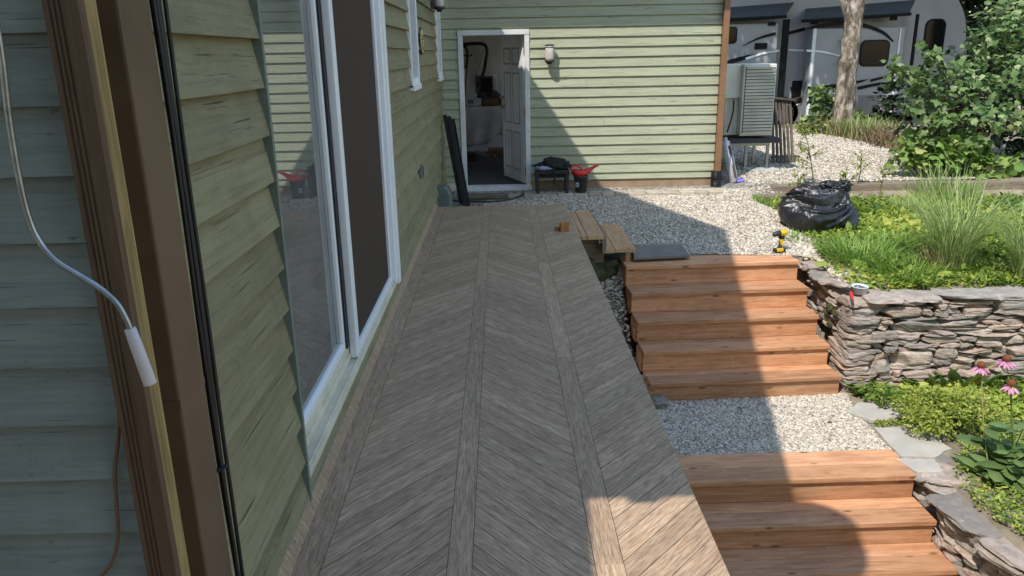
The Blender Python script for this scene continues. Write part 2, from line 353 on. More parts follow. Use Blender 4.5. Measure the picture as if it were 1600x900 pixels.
# bag
t = NT('black_bag_plastic').set(.32, 0, .6); t.base(t.ramp(t.noise(t.coord('obj'), 5), [(.3, (.008, .008, .01)), (.7, (.022, .023, .028))])); t.bump(t.noise(t.coord('obj'), 18, 4, .6, 1.0), .4, .02); M['bag'] = t.m
# printed vinyl of the deck
t = NT('wood_print_vinyl').set(.55, 0, .35)
f = t.noise(t.coord('gc', (2.4, 36, 1)), 2.0, 9, .74, .8); f2 = t.noise(t.coord('gc', (7, 130, 1)), 2.0, 6, .7)
c = t.ramp(f, [(.28, (.245, .15, .09)), (.46, (.45, .30, .19)), (.62, (.59, .42, .28)), (.78, (.74, .56, .41))])
c = t.mix(t.mr(f2, .46, .60, 0, .7), c, (.15, .105, .072)); c = t.mix(t.mr(t.noise(t.coord('gc', (2.5, 70, 1)), 3, 3), .62, .72, 0, .55), c, (.74, .63, .52))
c = t.vary(c, .12); t.base(c); t.bump(f2, .2, .002); M['vinyl'] = t.m
M['seam'] = simple('vinyl_seam', (.03, .022, .018), 5, .8)

# ================================================================== SETTING: ground
WALLX = -.765                                               # back of the siding on the long side wall
G2 = -1.53                                                  # middle gravel landing
def sstep(a, b, x): t_ = np.clip((x-a)/(b-a), 0, 1); return t_*t_*(3-2*t_)
def upper(x, y):
    z = np.where(y < 10.3, -.48+(y-8.0)/2.3*.31, -.17)
    z = np.where(y < 8, -.48-(8-y)*.10, z)
    zb = -.55+(y-6.9)/3*.19; kb = sstep(3.15, 3.6, x)*sstep(10.2, 9.95, y); z = z*(1-kb)+np.minimum(z, zb)*kb
    behind = (x > 3.3)*sstep(10.1, 10.35, y); z = z+behind*.03
    return z+np.clip(y-11, 0, 8)*.012
def gz(x, y):
    x = np.asarray(x, float); y = np.asarray(y, float)
    up = upper(x, y)
    edge = np.where(x > 3.25, 6.85, np.where(x > 1.3, 7.75, 8.1))
    width = np.where((x > .3) & (x < 1.3), 1.55, .12)
    k = sstep(edge-width, edge, y)
    low = np.where(x > 3.25, -1.5, np.where(y > 5.2, G2, -2.75))
    low = np.where((x > 3.25) & (y < 3.9), -1.5-sstep(3.9, 3.4, y)*1.2, low)
    return up*k+low*(1-k)
xs = np.unique(np.concatenate([np.array([-200, -80, -30, -12, -6, -3]), np.arange(-2, 9, .1), np.array([9.5, 10, 11, 12, 14, 17, 20, 26, 35, 60, 110, 200])]))
ys = np.unique(np.concatenate([np.array([-200, -80, -30, -12, -5, -2, 0]), np.arange(1, 13, .1), np.arange(13, 24, .5), np.array([26, 30, 40, 60, 110, 220])]))
X, Y = np.meshgrid(xs, ys); Z = gz(X, Y)+np.array([[.012*mnoise.noise((x*2, y*2, 0)) for x in xs] for y in ys])
nx, ny = len(xs), len(ys); I = np.arange(nx*ny).reshape(ny, nx)
fq = np.stack([I[:-1, :-1], I[:-1, 1:], I[1:, 1:], I[1:, :-1]], -1).reshape(-1, 4)
struct(MB().add(np.stack([X, Y, Z], -1).reshape(-1, 3), fq, None, .5, True).build('ground', M['soil']))
def inpoly(px, py, poly):
    c = np.zeros(np.shape(px), bool); n = len(poly)
    for i in range(n):
        (x1, y1), (x2, y2) = poly[i], poly[(i+1) % n]
        c ^= ((y1 > py) != (y2 > py)) & (px < (x2-x1)*(py-y1)/(y2-y1+1e-12)+x1)
    return c
def sheet(name, poly, mat, lift, cell=.06):
    P = np.array(poly); a = P.min(0)-cell; b = P.max(0)+cell
    x = np.arange(a[0], b[0], cell); y = np.arange(a[1], b[1], cell); X, Y = np.meshgrid(x, y); n, m = X.shape
    Z = gz(X, Y)+lift+np.array([.010*mnoise.noise((p*3, q*3, 5)) for p, q in zip(X.ravel(), Y.ravel())]).reshape(n, m)
    I = np.arange(n*m).reshape(n, m); f = np.stack([I[:-1, :-1], I[:-1, 1:], I[1:, 1:], I[1:, :-1]], -1).reshape(-1, 4)
    cx = X[:-1, :-1].ravel()+cell/2; cy = Y[:-1, :-1].ravel()+cell/2
    jx = np.array([.10*mnoise.noise((p*4, q*4, 9)) for p, q in zip(cx, cy)])
    return struct(MB().add(np.stack([X, Y, Z], -1).reshape(-1, 3), f[inpoly(cx+jx, cy+jx, poly)], None, .5, True).build(name, mat))
UP_POLY = [(.72, 8.45), (1.35, 8.0), (3.2, 7.80), (3.25, 6.95), (3.7, 7.0), (3.65, 7.9), (3.5, 8.9), (3.6, 9.7), (3.8, 10.3), (6.6, 10.3), (6.75, 12.3), (6.7, 14.8), (6.3, 17), (5.6, 17.4), (3.0, 17.4), (3.0, 10.5), (-.7, 10.35), (-.7, 8.4)]
LOW_POLY = [(.2, 6.55), (3.22, 6.60), (3.12, 6.2), (3.1, 5.35), (1.0, 5.30), (.2, 5.3)]
sheet('gravel_path', UP_POLY, M['gravel'], .012)
sheet('gravel_landing', LOW_POLY, M['gravel'], .012, .05)

ICO_T = (1+5**.5)/2
_iv = np.array([(-1, ICO_T, 0), (1, ICO_T, 0), (-1, -ICO_T, 0), (1, -ICO_T, 0), (0, -1, ICO_T), (0, 1, ICO_T), (0, -1, -ICO_T), (0, 1, -ICO_T), (ICO_T, 0, -1), (ICO_T, 0, 1), (-ICO_T, 0, -1), (-ICO_T, 0, 1)])/1.9
_if = [(0, 11, 5), (0, 5, 1), (0, 1, 7), (0, 7, 10), (0, 10, 11), (1, 5, 9), (5, 11, 4), (11, 10, 2), (10, 7, 6), (7, 1, 8), (3, 9, 4), (3, 4, 2), (3, 2, 6), (3, 6, 8), (3, 8, 9), (4, 9, 5), (2, 4, 11), (6, 2, 10), (8, 6, 7), (9, 8, 1)]
def pick(poly, n):
    P = np.array(poly); a = P.min(0); b = P.max(0); out = np.zeros((0, 2))
    while len(out) < n:
        q = rng.uniform(a, b, (n*2, 2)); out = np.vstack([out, q[inpoly(q[:, 0], q[:, 1], poly)]])
    return out[:n]
def pebbles(mb, pts, size, lift=.016, r=None):
    n = len(pts); d = rand_dirs(n); d[:, 2] *= .3; u = np.tile([0, 0, 1.0], (n, 1))+rng.normal(size=(n, 3))*.3
    sc = size*np.clip(rng.lognormal(0, .42, n), .4, 2.1); S = np.stack([sc*rng.uniform(.6, 1, n), sc, sc*rng.uniform(.4, .75, n)], 1)
    z = gz(pts[:, 0], pts[:, 1])+lift
    mb.inst(_iv, _if, np.column_stack([pts, z]), frames(d, u, S), r, True)
mb = MB()
gap_ = pick([(.72, 8.1), (1.24, 7.9), (1.27, 6.5), (.72, 6.5)], 2600); pebbles(mb, gap_, .014, .01)
low = pick(LOW_POLY, 36000); pebbles(mb, low, .0092)
near = pick([(.72, 8.45), (1.35, 8.0), (3.2, 7.80), (3.3, 6.9), (3.6, 7.0), (3.6, 7.9), (3.4, 8.9), (3.5, 9.7), (3.6, 10.2), (-.2, 9.9), (-.5, 8.45)], 40000); pebbles(mb, near, .0100)
far = pick([(3.4, 10.3), (6.6, 10.3), (6.8, 12.3), (6.75, 14.8), (6.3, 17), (3.4, 17)], 26000); pebbles(mb, far, .0135)
rim = pick([(3.16, 6.95), (3.6, 7.0), (3.45, 7.9), (3.3, 8.3), (3.16, 7.9)], 900); pebbles(mb, rim, .02)
tag(mb.build('gravel_stones', M['pebble']), 'loose pale pebbles covering the gravel path and landing', 'gravel', None, 'stuff')

# paver strip along the garage wall
mb = MB()
for row in range(2):
    x = -.55
    while x < 3.0:
        L = random.uniform(.17, .24)
        if x+L > 3.05: break
        mb.box((x+L/2, 10.29-.07-row*.19, -.205+random.uniform(-.006, .006)), (L-.012, .178, .08)); x += L
struct(mb.build('paver_strip', M['paver'], bevel=.006))

# ================================================================== THE HOUSE
house = thing('house', 'green clapboard house with brown trim, patio door and open garage entry door', 'house', (-.76, 10.0, -.15))
def lap(mb, o, u, n, L, z0, z1, ph, ex, holes=(), t0=.004, t1=.019, joint=3.2):
    """bevelled clapboards on the plane o + s*u; n is outward; ph = height of any lower edge; holes = (s0, s1, z0, z1)"""
    o = np.asarray(o, float); u = np.asarray(u, float); n = np.asarray(n, float); k0 = math.floor((z0-ph)/ex)
    z = ph+k0*ex
    while z < z1:
        a, b = max(z, z0), min(z+ex, z1)
        cuts = sorted({a, b, *[h for q in holes for h in q[2:] if a < h < b]})
        jo = random.uniform(.3, joint); joints = []
        while jo < L: joints.append(jo); jo += random.uniform(.6, 1)*joint
        for za, zb in zip(cuts[:-1], cuts[1:]):
            seg = [(0, L)]
            for q in holes:
                if q[2] < (za+zb)/2 < q[3]:
                    seg = [w for s0, s1 in seg for w in ((s0, min(s1, q[0])), (max(s0, q[1]), s1)) if w[1]-w[0] > .002]
            for s0, s1 in seg:
                pts = [s0]+[j for j in joints if s0+.05 < j < s1-.05]+[s1]
                for c0, c1 in zip(pts[:-1], pts[1:]):
                    c1g = c1-(.0012 if c1 != s1 else 0); wob = random.uniform(-.0012, .0012)
                    fa = t1+(t0-t1)*(za-z)/ex+wob; fb = t1+(t0-t1)*(zb-z)/ex
                    P = lambda s_, h, d: o*[1, 1, 0]+u*s_+n*d+np.array([0, 0, h])
                    nseg = max(1, int((c1g-c0)/.35)); ss = np.linspace(c0, c1g, nseg+1)
                    fo = rng.uniform(-50, 50, 3); v = []; g = []
                    for i, s_ in enumerate(ss):
                        dz = 0 if (za != z) else random.uniform(-.0012, .0012)
                        v += [P(s_, za+dz, -.002), P(s_, za+dz, fa), P(s_, zb+.006, fb), P(s_, zb+.006, -.002)]
                        g += [(s_+fo[0], za-z+fo[1], fo[2]), (s_+fo[0], za-z+fo[1], fo[2]), (s_+fo[0], zb-z+fo[1], fo[2]), (s_+fo[0], zb-z+fo[1], fo[2])]
                    F = []
                    for i in range(nseg):
                        q = i*4; F += [(q, q+4, q+5, q+1), (q+1, q+5, q+6, q+2), (q+2, q+6, q+7, q+3), (q, q+3, q+7, q+4)]
                    F += [(0, 1, 2, 3), (nseg*4+3, nseg*4+2, nseg*4+1, nseg*4)]
                    mb.add(np.array(v), F, np.array(g), None)
        z += ex
    return mb

# --- long side wall
S0 = 1.40
def sy(y): return y-S0
holes = [(sy(2.52), sy(5.19), .105, 2.6), (sy(6.74), sy(7.36), 1.33, 2.9), (sy(9.72), sy(10.36), 1.31, 2.9)]
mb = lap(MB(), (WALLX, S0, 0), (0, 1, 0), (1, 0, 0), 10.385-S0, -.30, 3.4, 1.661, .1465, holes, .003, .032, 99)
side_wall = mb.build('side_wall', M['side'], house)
# sheathing behind the boards, open at the patio door and windows
mb = MB()
def slab(y0, y1, z0, z1): mb.box((WALLX-.062, (y0+y1)/2, (z0+z1)/2), (.12, y1-y0, z1-z0))
slab(1.42, 2.5, -.6, 3.4); slab(2.5, 5.2, 2.62, 3.4); slab(2.5, 5.2, -.6, .09); slab(5.2, 6.72, -.6, 3.4); slab(6.72, 7.38, -.6, 1.31); slab(7.38, 9.7, -.6, 3.4); slab(9.7, 10.38, -.6, 1.29)
mb.build('wall_sheathing', M['card'], house)
# the boards' brown-green end trim beside the patio door
MB().box((WALLX+.022, 2.507, 1.24), (.03, .022, 2.68)).build('jamb_trim', M['greygreen'], house)
# --- front wall left of the corner
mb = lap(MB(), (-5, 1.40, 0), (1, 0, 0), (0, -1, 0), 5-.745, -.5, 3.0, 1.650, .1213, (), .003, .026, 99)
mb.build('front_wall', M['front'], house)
MB().box((-2.95, 1.47, 1.2), (4.1, .12, 3.6)).build('wall_sheathing', M['card'], house)
# --- corner board with three grooves, bare wood edge
mb = MB(); x0, x1, yf = -.742, -.684, 1.345
prof = [(x0, 1.367), (x0, yf)]
for k in range(3):
    g = x0+.0075+k*.0085; prof += [(g, yf), (g+.002, yf+.004), (g+.0045, yf+.004), (g+.0065, yf)]
prof += [(x1, yf), (x1, 1.367)]
p = [(a, b) for a, b in prof]
mb.prism(p[::-1], (0, 0, -.5), (1, 0, 0), (0, 1, 0), 3.7)
MB_cb = mb.build('corner_board', M['brown'], house)
_a = MB_cb.data.attributes['gc']; _n = len(MB_cb.data.vertices); _co = np.zeros(_n*3); MB_cb.data.vertices.foreach_get('co', _co); _co = _co.reshape(-1, 3)
_a.data.foreach_set('vector', np.column_stack([_co[:, 2], _co[:, 0], _co[:, 1]]).ravel())
mb = MB(); mb.box((-.699, 1.388, 1.35), (.026, .038, 3.7), along=2); mb.box((-.706, 1.417, 1.35), (.026, .016, 3.7), along=2); mb.box((-.7205, 1.434, 1.35), (.022, .014, 3.7), along=2); mb.build('corner_edge_strip', M['yellow'], house)
# --- near downspout on the side wall
dsp = thing('downspout', 'brown rectangular downspout beside the grooved corner board', 'downspout', (-.72, 1.57, 0))
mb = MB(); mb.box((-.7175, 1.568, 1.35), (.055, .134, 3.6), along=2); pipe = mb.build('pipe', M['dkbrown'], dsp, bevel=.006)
MB().box((-.7195, 1.568, .9), (.058, .139, .018)).build('strap', M['dkbrown'], dsp)

# --- patio door
PX = -.752
pd = MB()
def upr(m, y0, y1, z0, z1, x0, x1): m.box(((x0+x1)/2, (y0+y1)/2, (z0+z1)/2), (x1-x0, y1-y0, z1-z0)); return m
frame = MB()
upr(frame, 5.035, 5.10, .13, 2.6, -.80, -.728); upr(frame, 5.10, 5.19, .10, 2.6, -.80, -.716)
upr(frame, 2.52, 5.19, 2.52, 2.6, -.85, -.73); upr(frame, 2.52, 2.56, .2, 2.52, -.86, -.775)
frame = frame.build('patio_door', M['white'], house, bevel=.004)
mb = MB(); upr(mb, 2.522, 5.10, .09, .20, -.86, -.795); upr(mb, 2.522, 5.095, .095, .128, -.795, -.738); upr(mb, 2.522, 5.09, .1285, .140, -.752, -.744); upr(mb, 2.522, 3.66, .1285, .165, -.795, -.786)
mb.build('threshold', M['sill'], frame, bevel=.003)
mb = MB(); upr(mb, 2.56, 3.62, .2005, .24, -.845, -.800); upr(mb, 3.585, 3.62, .24, 2.52, -.845, -.800); upr(mb, 2.56, 3.62, 2.44, 2.52, -.845, -.800); upr(mb, 2.56, 2.58, .24, 2.44, -.845, -.80)
mb.build('glass_panel_frame', M['white'], frame, bevel=.004)
mb = MB(); upr(mb, 2.58, 3.585, .24, 2.44, -.822, -.817); mb.build('pane', M['glass'], frame)
mb = MB(); upr(mb, 3.62, 3.665, .2005, 2.52, -.845, -.79); mb.build('weather_seal', M['black'], frame)
mb = MB(); upr(mb, 3.665, 3.745, .13, 2.52, -.79, -.753); upr(mb, 4.965, 5.03, .13, 2.52, -.79, -.753); upr(mb, 3.745, 4.965, .13, .185, -.79, -.753); upr(mb, 3.745, 4.965, 2.45, 2.52, -.79, -.752)
scr = mb.build('screen_door', M['white'], frame, bevel=.004)
mb = MB(); upr(mb, 3.745, 4.965, .185, 2.45, -.775, -.770); mb.build('mesh', M['screen'], scr)
# room behind the glass
mb = MB(); mb.box((-2.6, 3.9, -.08), (3.4, 3.6, .1)); mb.box((-4.3, 3.9, 1.3), (.1, 3.6, 2.8)); mb.box((-2.6, 2.1, 1.3), (3.4, .1, 2.8)); mb.box((-2.6, 5.7, 1.3), (3.4, .1, 2.8)); mb.box((-2.6, 3.9, 2.75), (3.4, 3.6, .1))
mb.build('room', M['card'], house)

# --- two white windows high on the side wall
def window(y0, y1, z0):
    m = MB(); w_ = .05
    for a, b in ((y0, y0+w_), (y1-.085, y1)): upr(m, a, b, z0, 2.9, -.80, -.728)
    upr(m, y0, y1, z0-.028, z0+.02, -.80, -.715); upr(m, y0+w_, y1-.085, z0+.02, z0+.07, -.80, -.742)
    o = m.build('window', M['white'], house, bevel=.003)
    m = MB(); upr(m, y0+w_, y1-.085, z0+.07, 2.9, -.79, -.783); m.build('pane', M['darkglass'], o)
window(6.74, 7.36, 1.345); window(9.72, 10.36, 1.33)

# --- garage wall
GY = 10.40
D0, D1, DZ0, DZ1 = -.52, .40, -.17, 1.905
hol = [(D0+.76, D1+.76, -.5, DZ1)]
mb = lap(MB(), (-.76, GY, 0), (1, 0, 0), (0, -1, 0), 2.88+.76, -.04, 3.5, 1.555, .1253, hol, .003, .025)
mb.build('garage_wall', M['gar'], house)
mb = MB()
for a, b, c_, d in ((-.76, D0+.02, -.3, 3.6), (D1-.02, 2.85, -.05, 3.6), (D0+.02, D1-.02, DZ1-.02, 3.6)): mb.box(((a+b)/2, GY+.06, (c_+d)/2), (b-a, .118, d-c_))
mb.build('wall_sheathing', M['intwall'], house)
MB().box(((D1+2.88)/2, GY+.055, -.17), (2.88-D1, .11, .25)).build('foundation', M['foundation'], house)
# end wall of the garage (faces the driveway), its roof and eave
mb = lap(MB(), (2.862, GY+.02, 0), (0, 1, 0), (1, 0, 0), 6.3, -.04, 3.5, 1.555, .1253, [(.9, 4.05, -.2, 2.6)]); mb.build('garage_end_wall', M['gar'], house)  # unseen opening added to let daylight into the garage
mb = MB(); mb.box((2.845, GY+.47, 1.7), (.03, .87, 3.8)); mb.box((2.845, GY+5.2, 1.7), (.03, 2.3, 3.8)); mb.box((2.845, GY+2.48, 3.1), (.03, 3.14, 1.0)); mb.build('end_wall_sheathing', M['intwall'], house)
MB().box((2.91, GY-.012, 1.75), (.055, .075, 3.6), along=2).build('garage_corner_board', M['brown'], house)
# door trim
tw = .062
mb = MB()
for a, b in ((D0, D0+tw), (D1-tw, D1)): mb.box(((a+b)/2, GY+.03, (DZ0+DZ1)/2+.01), (b-a, .13, DZ1-DZ0-.02))
mb.box(((D0+D1)/2, GY+.029, DZ1-tw/2+.002), (D1-D0+.004, .136, tw)); mb.box(((D0+D1)/2, GY+.01, -.135), (D1-D0+.03, .17, .07))
mb.build('door_frame', M['trim'], house, bevel=.004)
# open door, hinged on the right
hg = np.array([D1-tw-.004, GY+.06, 0]); lt = np.array([.063, 11.2, 0]); du = lt-hg; DW = np.linalg.norm(du); du /= DW
dn = np.array([du[1], -du[0], 0])                              # towards the viewer's side (left/front)
if dn[0] > 0: dn = -dn
Rd = np.stack([du, -dn, [0, 0, 1]], 1)
if np.linalg.det(Rd) < 0: Rd[:, 1] *= -1
mb = MB(); mb.box(hg+du*DW/2+[0, 0, .885], (DW, .044, 1.93), Rd); ed = mb.build('entry_door', M['door'], house, bevel=.003)
mb = MB(); mg = MB()
for c0, c1 in ((.13, .37), (.45, .69)):
    for z0, z1 in ((1.50, 1.70), (.72, 1.38), (.10, .60)):
        q = hg+du*(DW-.82+(c0+c1)/2)+[0, 0, (z0+z1)/2-.02]
        for a, b, cz, h in ((c0, c1, z0, .022), (c0, c1, z1, .022)):
            mg.box(hg+du*((a+b)/2)+[0, 0, cz-.02]+dn*.0235, (b-a, .005, h), Rd)
        for cc in (c0, c1): mg.box(hg+du*cc+[0, 0, (z0+z1)/2-.02]+dn*.0232, (.022, .005, z1-z0+.02), Rd)
        mb.box(q+dn*.024, (c1-c0-.09, .007, z1-z0-.09), Rd)
mb.build('raised_panel', M['trim'], ed, bevel=.003); mg.build('panel_moulding', M['moulding'], ed)
def knob(z, rad, nm):
    m = MB(); p = hg+du*(DW-.06)+[0, 0, z]; m.tube([p+dn*.02, p+dn*.035, p+dn*.055, p+dn*.075, p+dn*.085], [rad*1.1, rad*.5, rad*.6, rad, rad*.5], 12); m.build(nm, M['brass'], ed)
knob(.90, .03, 'door_knob'); knob(1.03, .026, 'deadbolt')
for z in (.08, .88, 1.66): MB().box((D1-tw-.006, GY+.055, z), (.012, .05, .10)).build('hinge', M['brass'], ed)

# --- garage room
mb = MB(); gx0, gx1, gy0, gy1 = -.9, 2.82, GY+.12, 14.6
mb.box(((gx0+gx1)/2, gy1+.05, 1.5), (gx1-gx0, .1, 3.6)); mb.box((gx0-.05, (gy0+gy1)/2, 1.5), (.1, gy1-gy0, 3.6)); mb.box(((gx0+gx1)/2, (gy0+gy1)/2, 3.05), (gx1-gx0, gy1-gy0, .1))
mb.build('garage_interior', M['intwall'], house)
MB().box(((gx0+gx1)/2, (gy0+gy1)/2, -.17), (gx1-gx0, gy1-gy0+.1, .08)).build('garage_floor', M['intfloor'], house)

# --- roofs (their eaves and rakes cast the big shade on deck, steps and garage wall)
zP = 6.6; PK = on_z(1130, 365, -.40); PK = PK+SUN_D*(PK[2]-zP)
xr, yr = PK[0], PK[1]; s1, s2 = .77, .65
def zroof(y): return zP-s1*(yr-y) if y < yr else zP-s2*(y-yr)
def to_roof(p, far):                                        # back along the sunlight to the roof plane
    p = np.asarray(p, float); k = -s2 if far else s1        # plane z = zP + k*(y-yr)
    t_ = (zP+k*(p[1]-yr)-p[2])/(-SUN_D[2]+k*SUN_D[1]); return p-SUN_D*t_
NP_ = to_roof(on_z(1213, 702, -1.53), False); y_e = to_roof(on_z(985, 778, 0), False)[1]
x_e = xr+(NP_[0]-xr)*(y_e-yr)/(NP_[1]-yr)
K1 = to_roof((1.30, GY, -.20), True); K2 = to_roof((.404, GY, 1.181), True); y_f = GY+.05; x_f = K2[0]+(K2[0]-K1[0])*(y_f-K2[1])/(K2[1]-K1[1])
roof = MB()
def slope(pts, th=.16):
    v = np.array([(x, y, zroof(y)+t_) for t_ in (0, th) for x, y in pts]); k = len(pts)
    roof.add(v, [tuple(range(k))[::-1], tuple(range(k, 2*k))]+[(i, (i+1) % k, k+(i+1) % k, k+i) for i in range(k)])
slope([(-6, y_e), (x_e, y_e), (xr, yr), (-6, yr)])
slope([(-6, yr), (xr, yr), (K1[0], K1[1]), (x_f, y_f), (-6, y_f)])
roof.build('roof', M['roof'], house)
mb = MB(); ya, yb = y_e-.003, -.9; xa = -6; xb = .265+SUN_D[0]*-zroof(y_e)  # unseen roof added to shade the deck beside the sun patch
za = zroof(y_e); zb = za-.25
v = [(x, y, z+t_) for y, z in ((ya, za), (yb, zb)) for x in (xa, xb) for t_ in (.02, .10)]
mb.add(np.array(v), [(0, 4, 6, 2), (1, 3, 7, 5), (0, 1, 5, 4), (2, 6, 7, 3), (0, 2, 3, 1), (4, 5, 7, 6)])
mb.build('added_shade_roof', M['roof'], house)
MB().box((xb+.23, y_e-.02, za+.05), (.11, .045, .08)).build('shadow_tab', M['dkbrown'], house)  # small unseen tab added to notch the sun patch on the deck
# gable filling above the side wall
gp = [(1.42, 3.395), (yr+(zP-3.395)/s2-.02, 3.395), (yr, zP-.02), (1.42, zroof(1.42)-.01)]
mb = MB(); mb.prism(gp, (WALLX-.08, 0, 0), (0, 1, 0), (0, 0, 1), .08); mb.build('gable_wall', M['side'], house)
# garage roof: eave over the wall
ez = on_y(950, 46, GY)[2]+.95/SUN_D[1]
mb = MB(); mb.box((.95, GY+2.525, ez+.08), (4.0, 6.95, .16)); mb.build('garage_roof', M['roof'], house)
# dish added unseen at the roof edge for its rounded shadow
dc = on_z(1262, 862, -1.9)-SUN_D*6.35
disc = thing('shadow_disc', 'added unseen round dish on the roof edge above the deck', 'disc', tuple(dc))
nd = -np.array(SUN_D)/np.linalg.norm(SUN_D); uu = np.cross(nd, (0, 0, 1)); uu /= np.linalg.norm(uu); Rdsh = np.stack([uu, np.cross(nd, uu), nd], 1)
MB().lathe([(.02, -.06), (.2, -.045), (.33, -.015), (.40, .02), (.39, .025), (.2, -.03), (.02, -.045)], dc, Rdsh, 28).build('disc_plate', M['hvac'], disc)
MB().tube([dc-nd*.05, dc-nd*.2+np.array([-.2, 0, -.15]), np.array([xr-.1, dc[1], zroof(dc[1])+.1])], .02).build('arm', M['steel'], disc)

# far downspout at the garage corner
d2 = thing('downspout', 'sunlit brown downspout at the garage corner by the black pipe', 'downspout', (2.92, GY-.07, -.2))
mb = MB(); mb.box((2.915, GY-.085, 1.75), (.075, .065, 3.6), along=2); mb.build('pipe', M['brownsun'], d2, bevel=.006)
MB().box((2.915, GY-.085, 1.05), (.081, .071, .012)).build('joint_band', M['oldwood'], d2)
mb = MB(); pts = [(2.90, GY-.09, z) for z in np.arange(-.20, .06, .0065)]
mb.tube(pts, [.068+.008*math.sin(i*2.0) for i in range(len(pts))], 16, smooth=True); mb.build('corrugated_pipe', M['black'], d2)

# ================================================================== DECK with wood-print vinyl
deck = thing('deck', 'narrow deck covered in grey brown herringbone wood-print vinyl along the house', 'deck', (0, 5, 0))
DX0, DX1, DY0, DY1 = -.71, .70, .2, 8.42
mb = MB(); mb.box(((DX0+DX1)/2-.01, (DY0+DY1)/2, -.022), (DX1-DX0+.02, DY1-DY0, .040)); mb.build('deck_base', M['seam'], deck)
mb = MB(); mb.box((DX1-.02, (DY0+DY1)/2, -.135), (.038, DY1-DY0, .18)); mb.box((0, DY1-.025, -.135), (1.3, .038, .18)); mb.build('rim_board', M['oldwood'], deck)
mb = MB()
def vq(p):
    p = np.array(p); e = p[1]-p[0]; L = np.linalg.norm(e); e = e/L; nn = np.array([-e[1], e[0]])
    q = p-p[0]; g = np.column_stack([q @ e, q @ nn, np.zeros(len(p))])+rng.uniform(-60, 60, 3)
    mb.add(np.column_stack([p, np.zeros(len(p))]), [tuple(range(len(p)))], g, random.random())
GAP = .0027
def clipy(p, lo, hi):
    for sgn, lim in ((1, lo), (-1, -hi)):
        out = []
        for i in range(len(p)):
            a, b = p[i], p[(i+1) % len(p)]; ia, ib = sgn*a[1] >= lim, sgn*b[1] >= lim
            if ia: out.append(a)
            if ia != ib:
                t_ = (sgn*lim-a[1])/(b[1]-a[1]); out.append((a[0]+(b[0]-a[0])*t_, sgn*lim))
        p = out
        if not p: return p
    return p
def panel(x0, x1, k, pw=.118):
    y = DY0-1
    while y < DY1+1:
        h = pw-GAP*1.3
        p = clipy([(x0, y), (x1, y+k*(x1-x0)), (x1, y+k*(x1-x0)+h), (x0, y+h)], DY0, DY1)
        if len(p) > 2: vq(p)
        y += pw
def strip(x0, x1):
    y = DY0
    while y < DY1:
        y2 = min(y+random.uniform(1.2, 2.2), DY1)
        p = np.array([(x0, y), (x0, y2), (x1, y2), (x1, y)])
        mb.add(np.column_stack([p, np.zeros(4)]), [(3, 2, 1, 0)], np.column_stack([p[:, 1], p[:, 0], np.zeros(4)])+rng.uniform(-60, 60, 3)*[1, 1, 0], random.random()); y = y2
strip(-.7085, -.620); panel(-.618, -.2065, 1.14); strip(-.2045, -.1245); panel(-.1225, .277, -1.22); strip(.279, .372); panel(.374, DX1, 1.10)
mb.build('vinyl_surface', M['vinyl'], deck)
mb = MB()                                                   # turned-up edge against the wall
y = DY0
while y < DY1:
    p = np.array([(-.7095, y, 0), (-.736, y, .05), (-.748, y, .052)]); q = p+[0, min(1.6, DY1-y)-.002, 0]; v = np.vstack([p, q])
    g = np.column_stack([np.array([0, .06, .07]*2)+random.uniform(-50, 50), v[:, 1], np.zeros(6)]); g = g[:, [0, 1, 2]]
    mb.add(v, [(0, 1, 4, 3), (1, 2, 5, 4)], g[:, [0, 1, 2]], 0.0); y += 1.6
mb.build('upstand', M['vinyl'], deck)
for yy in (2.2, 4.6, 7.0, 8.2):
    for xx in (.55, -.5): MB().box((xx, yy, -1.45), (.09, .09, 2.6), along=2).build('post', M['oldwood'], deck)

# ================================================================== WOODEN STEPS
def stairs(name, label, x0, x1, ynose, ztop, n, run, rise, depth_top, rot, drift):
    t_ = thing(name, label, 'steps', ((x0+x1)/2, ynose, ztop-rise*n))
    for i in range(n):
        z = ztop-rise*i; yn = ynose-run*i; d = depth_top if i == 0 else run+.035
        xa, xb = x0+drift*i, x1+drift*i; R = Rz(rot); c = np.array([(xa+xb)/2, yn, z])
        nb = 2; wd = [.195, d-.195-.004] if i == 0 else [.185, d-.185-.004]
        m = MB(); y = 0
        for w_ in wd:
            if w_ < .02: continue
            m.box(c+R @ np.array([random.uniform(-.004, .004), y+w_/2, -.02+random.uniform(-.001, .001)]), (xb-xa, w_, .04), R @ Rx(random.uniform(-.006, .006))); y += w_+.004
        m.build('tread', M['cedar'], t_, bevel=.005)
        m = MB(); m.box(c+R @ np.array([0, .028+.019, -.042-(rise-.042)/2]), (xb-xa-.006, .038, rise-.044), R); m.build('riser', M['cedar'], t_, bevel=.003)
        for sx in (xa+.022, xb-.022): MB().box(c*[0, 1, 1]+[sx, 0, 0]+R @ np.array([0, (.066+d)/2+.01, -.045-(rise*(1))/2]), (.04, d-.066, rise-.012), R, along=1).build('stringer', M['cedar'], t_)
    return t_
ROT = math.radians(2.2)
stairs('wooden_steps', 'upper flight of five new cedar steps with a drill standing on top', 1.255, 3.055, 7.56, -.485, 5, .263, .2085, .40, ROT, .018)
stairs('wooden_steps', 'lower flight of new cedar steps below the gravel landing, close to the deck', 1.15, 3.085, 5.06, -1.49, 5, .29, .20, .41, ROT*.3, .018)

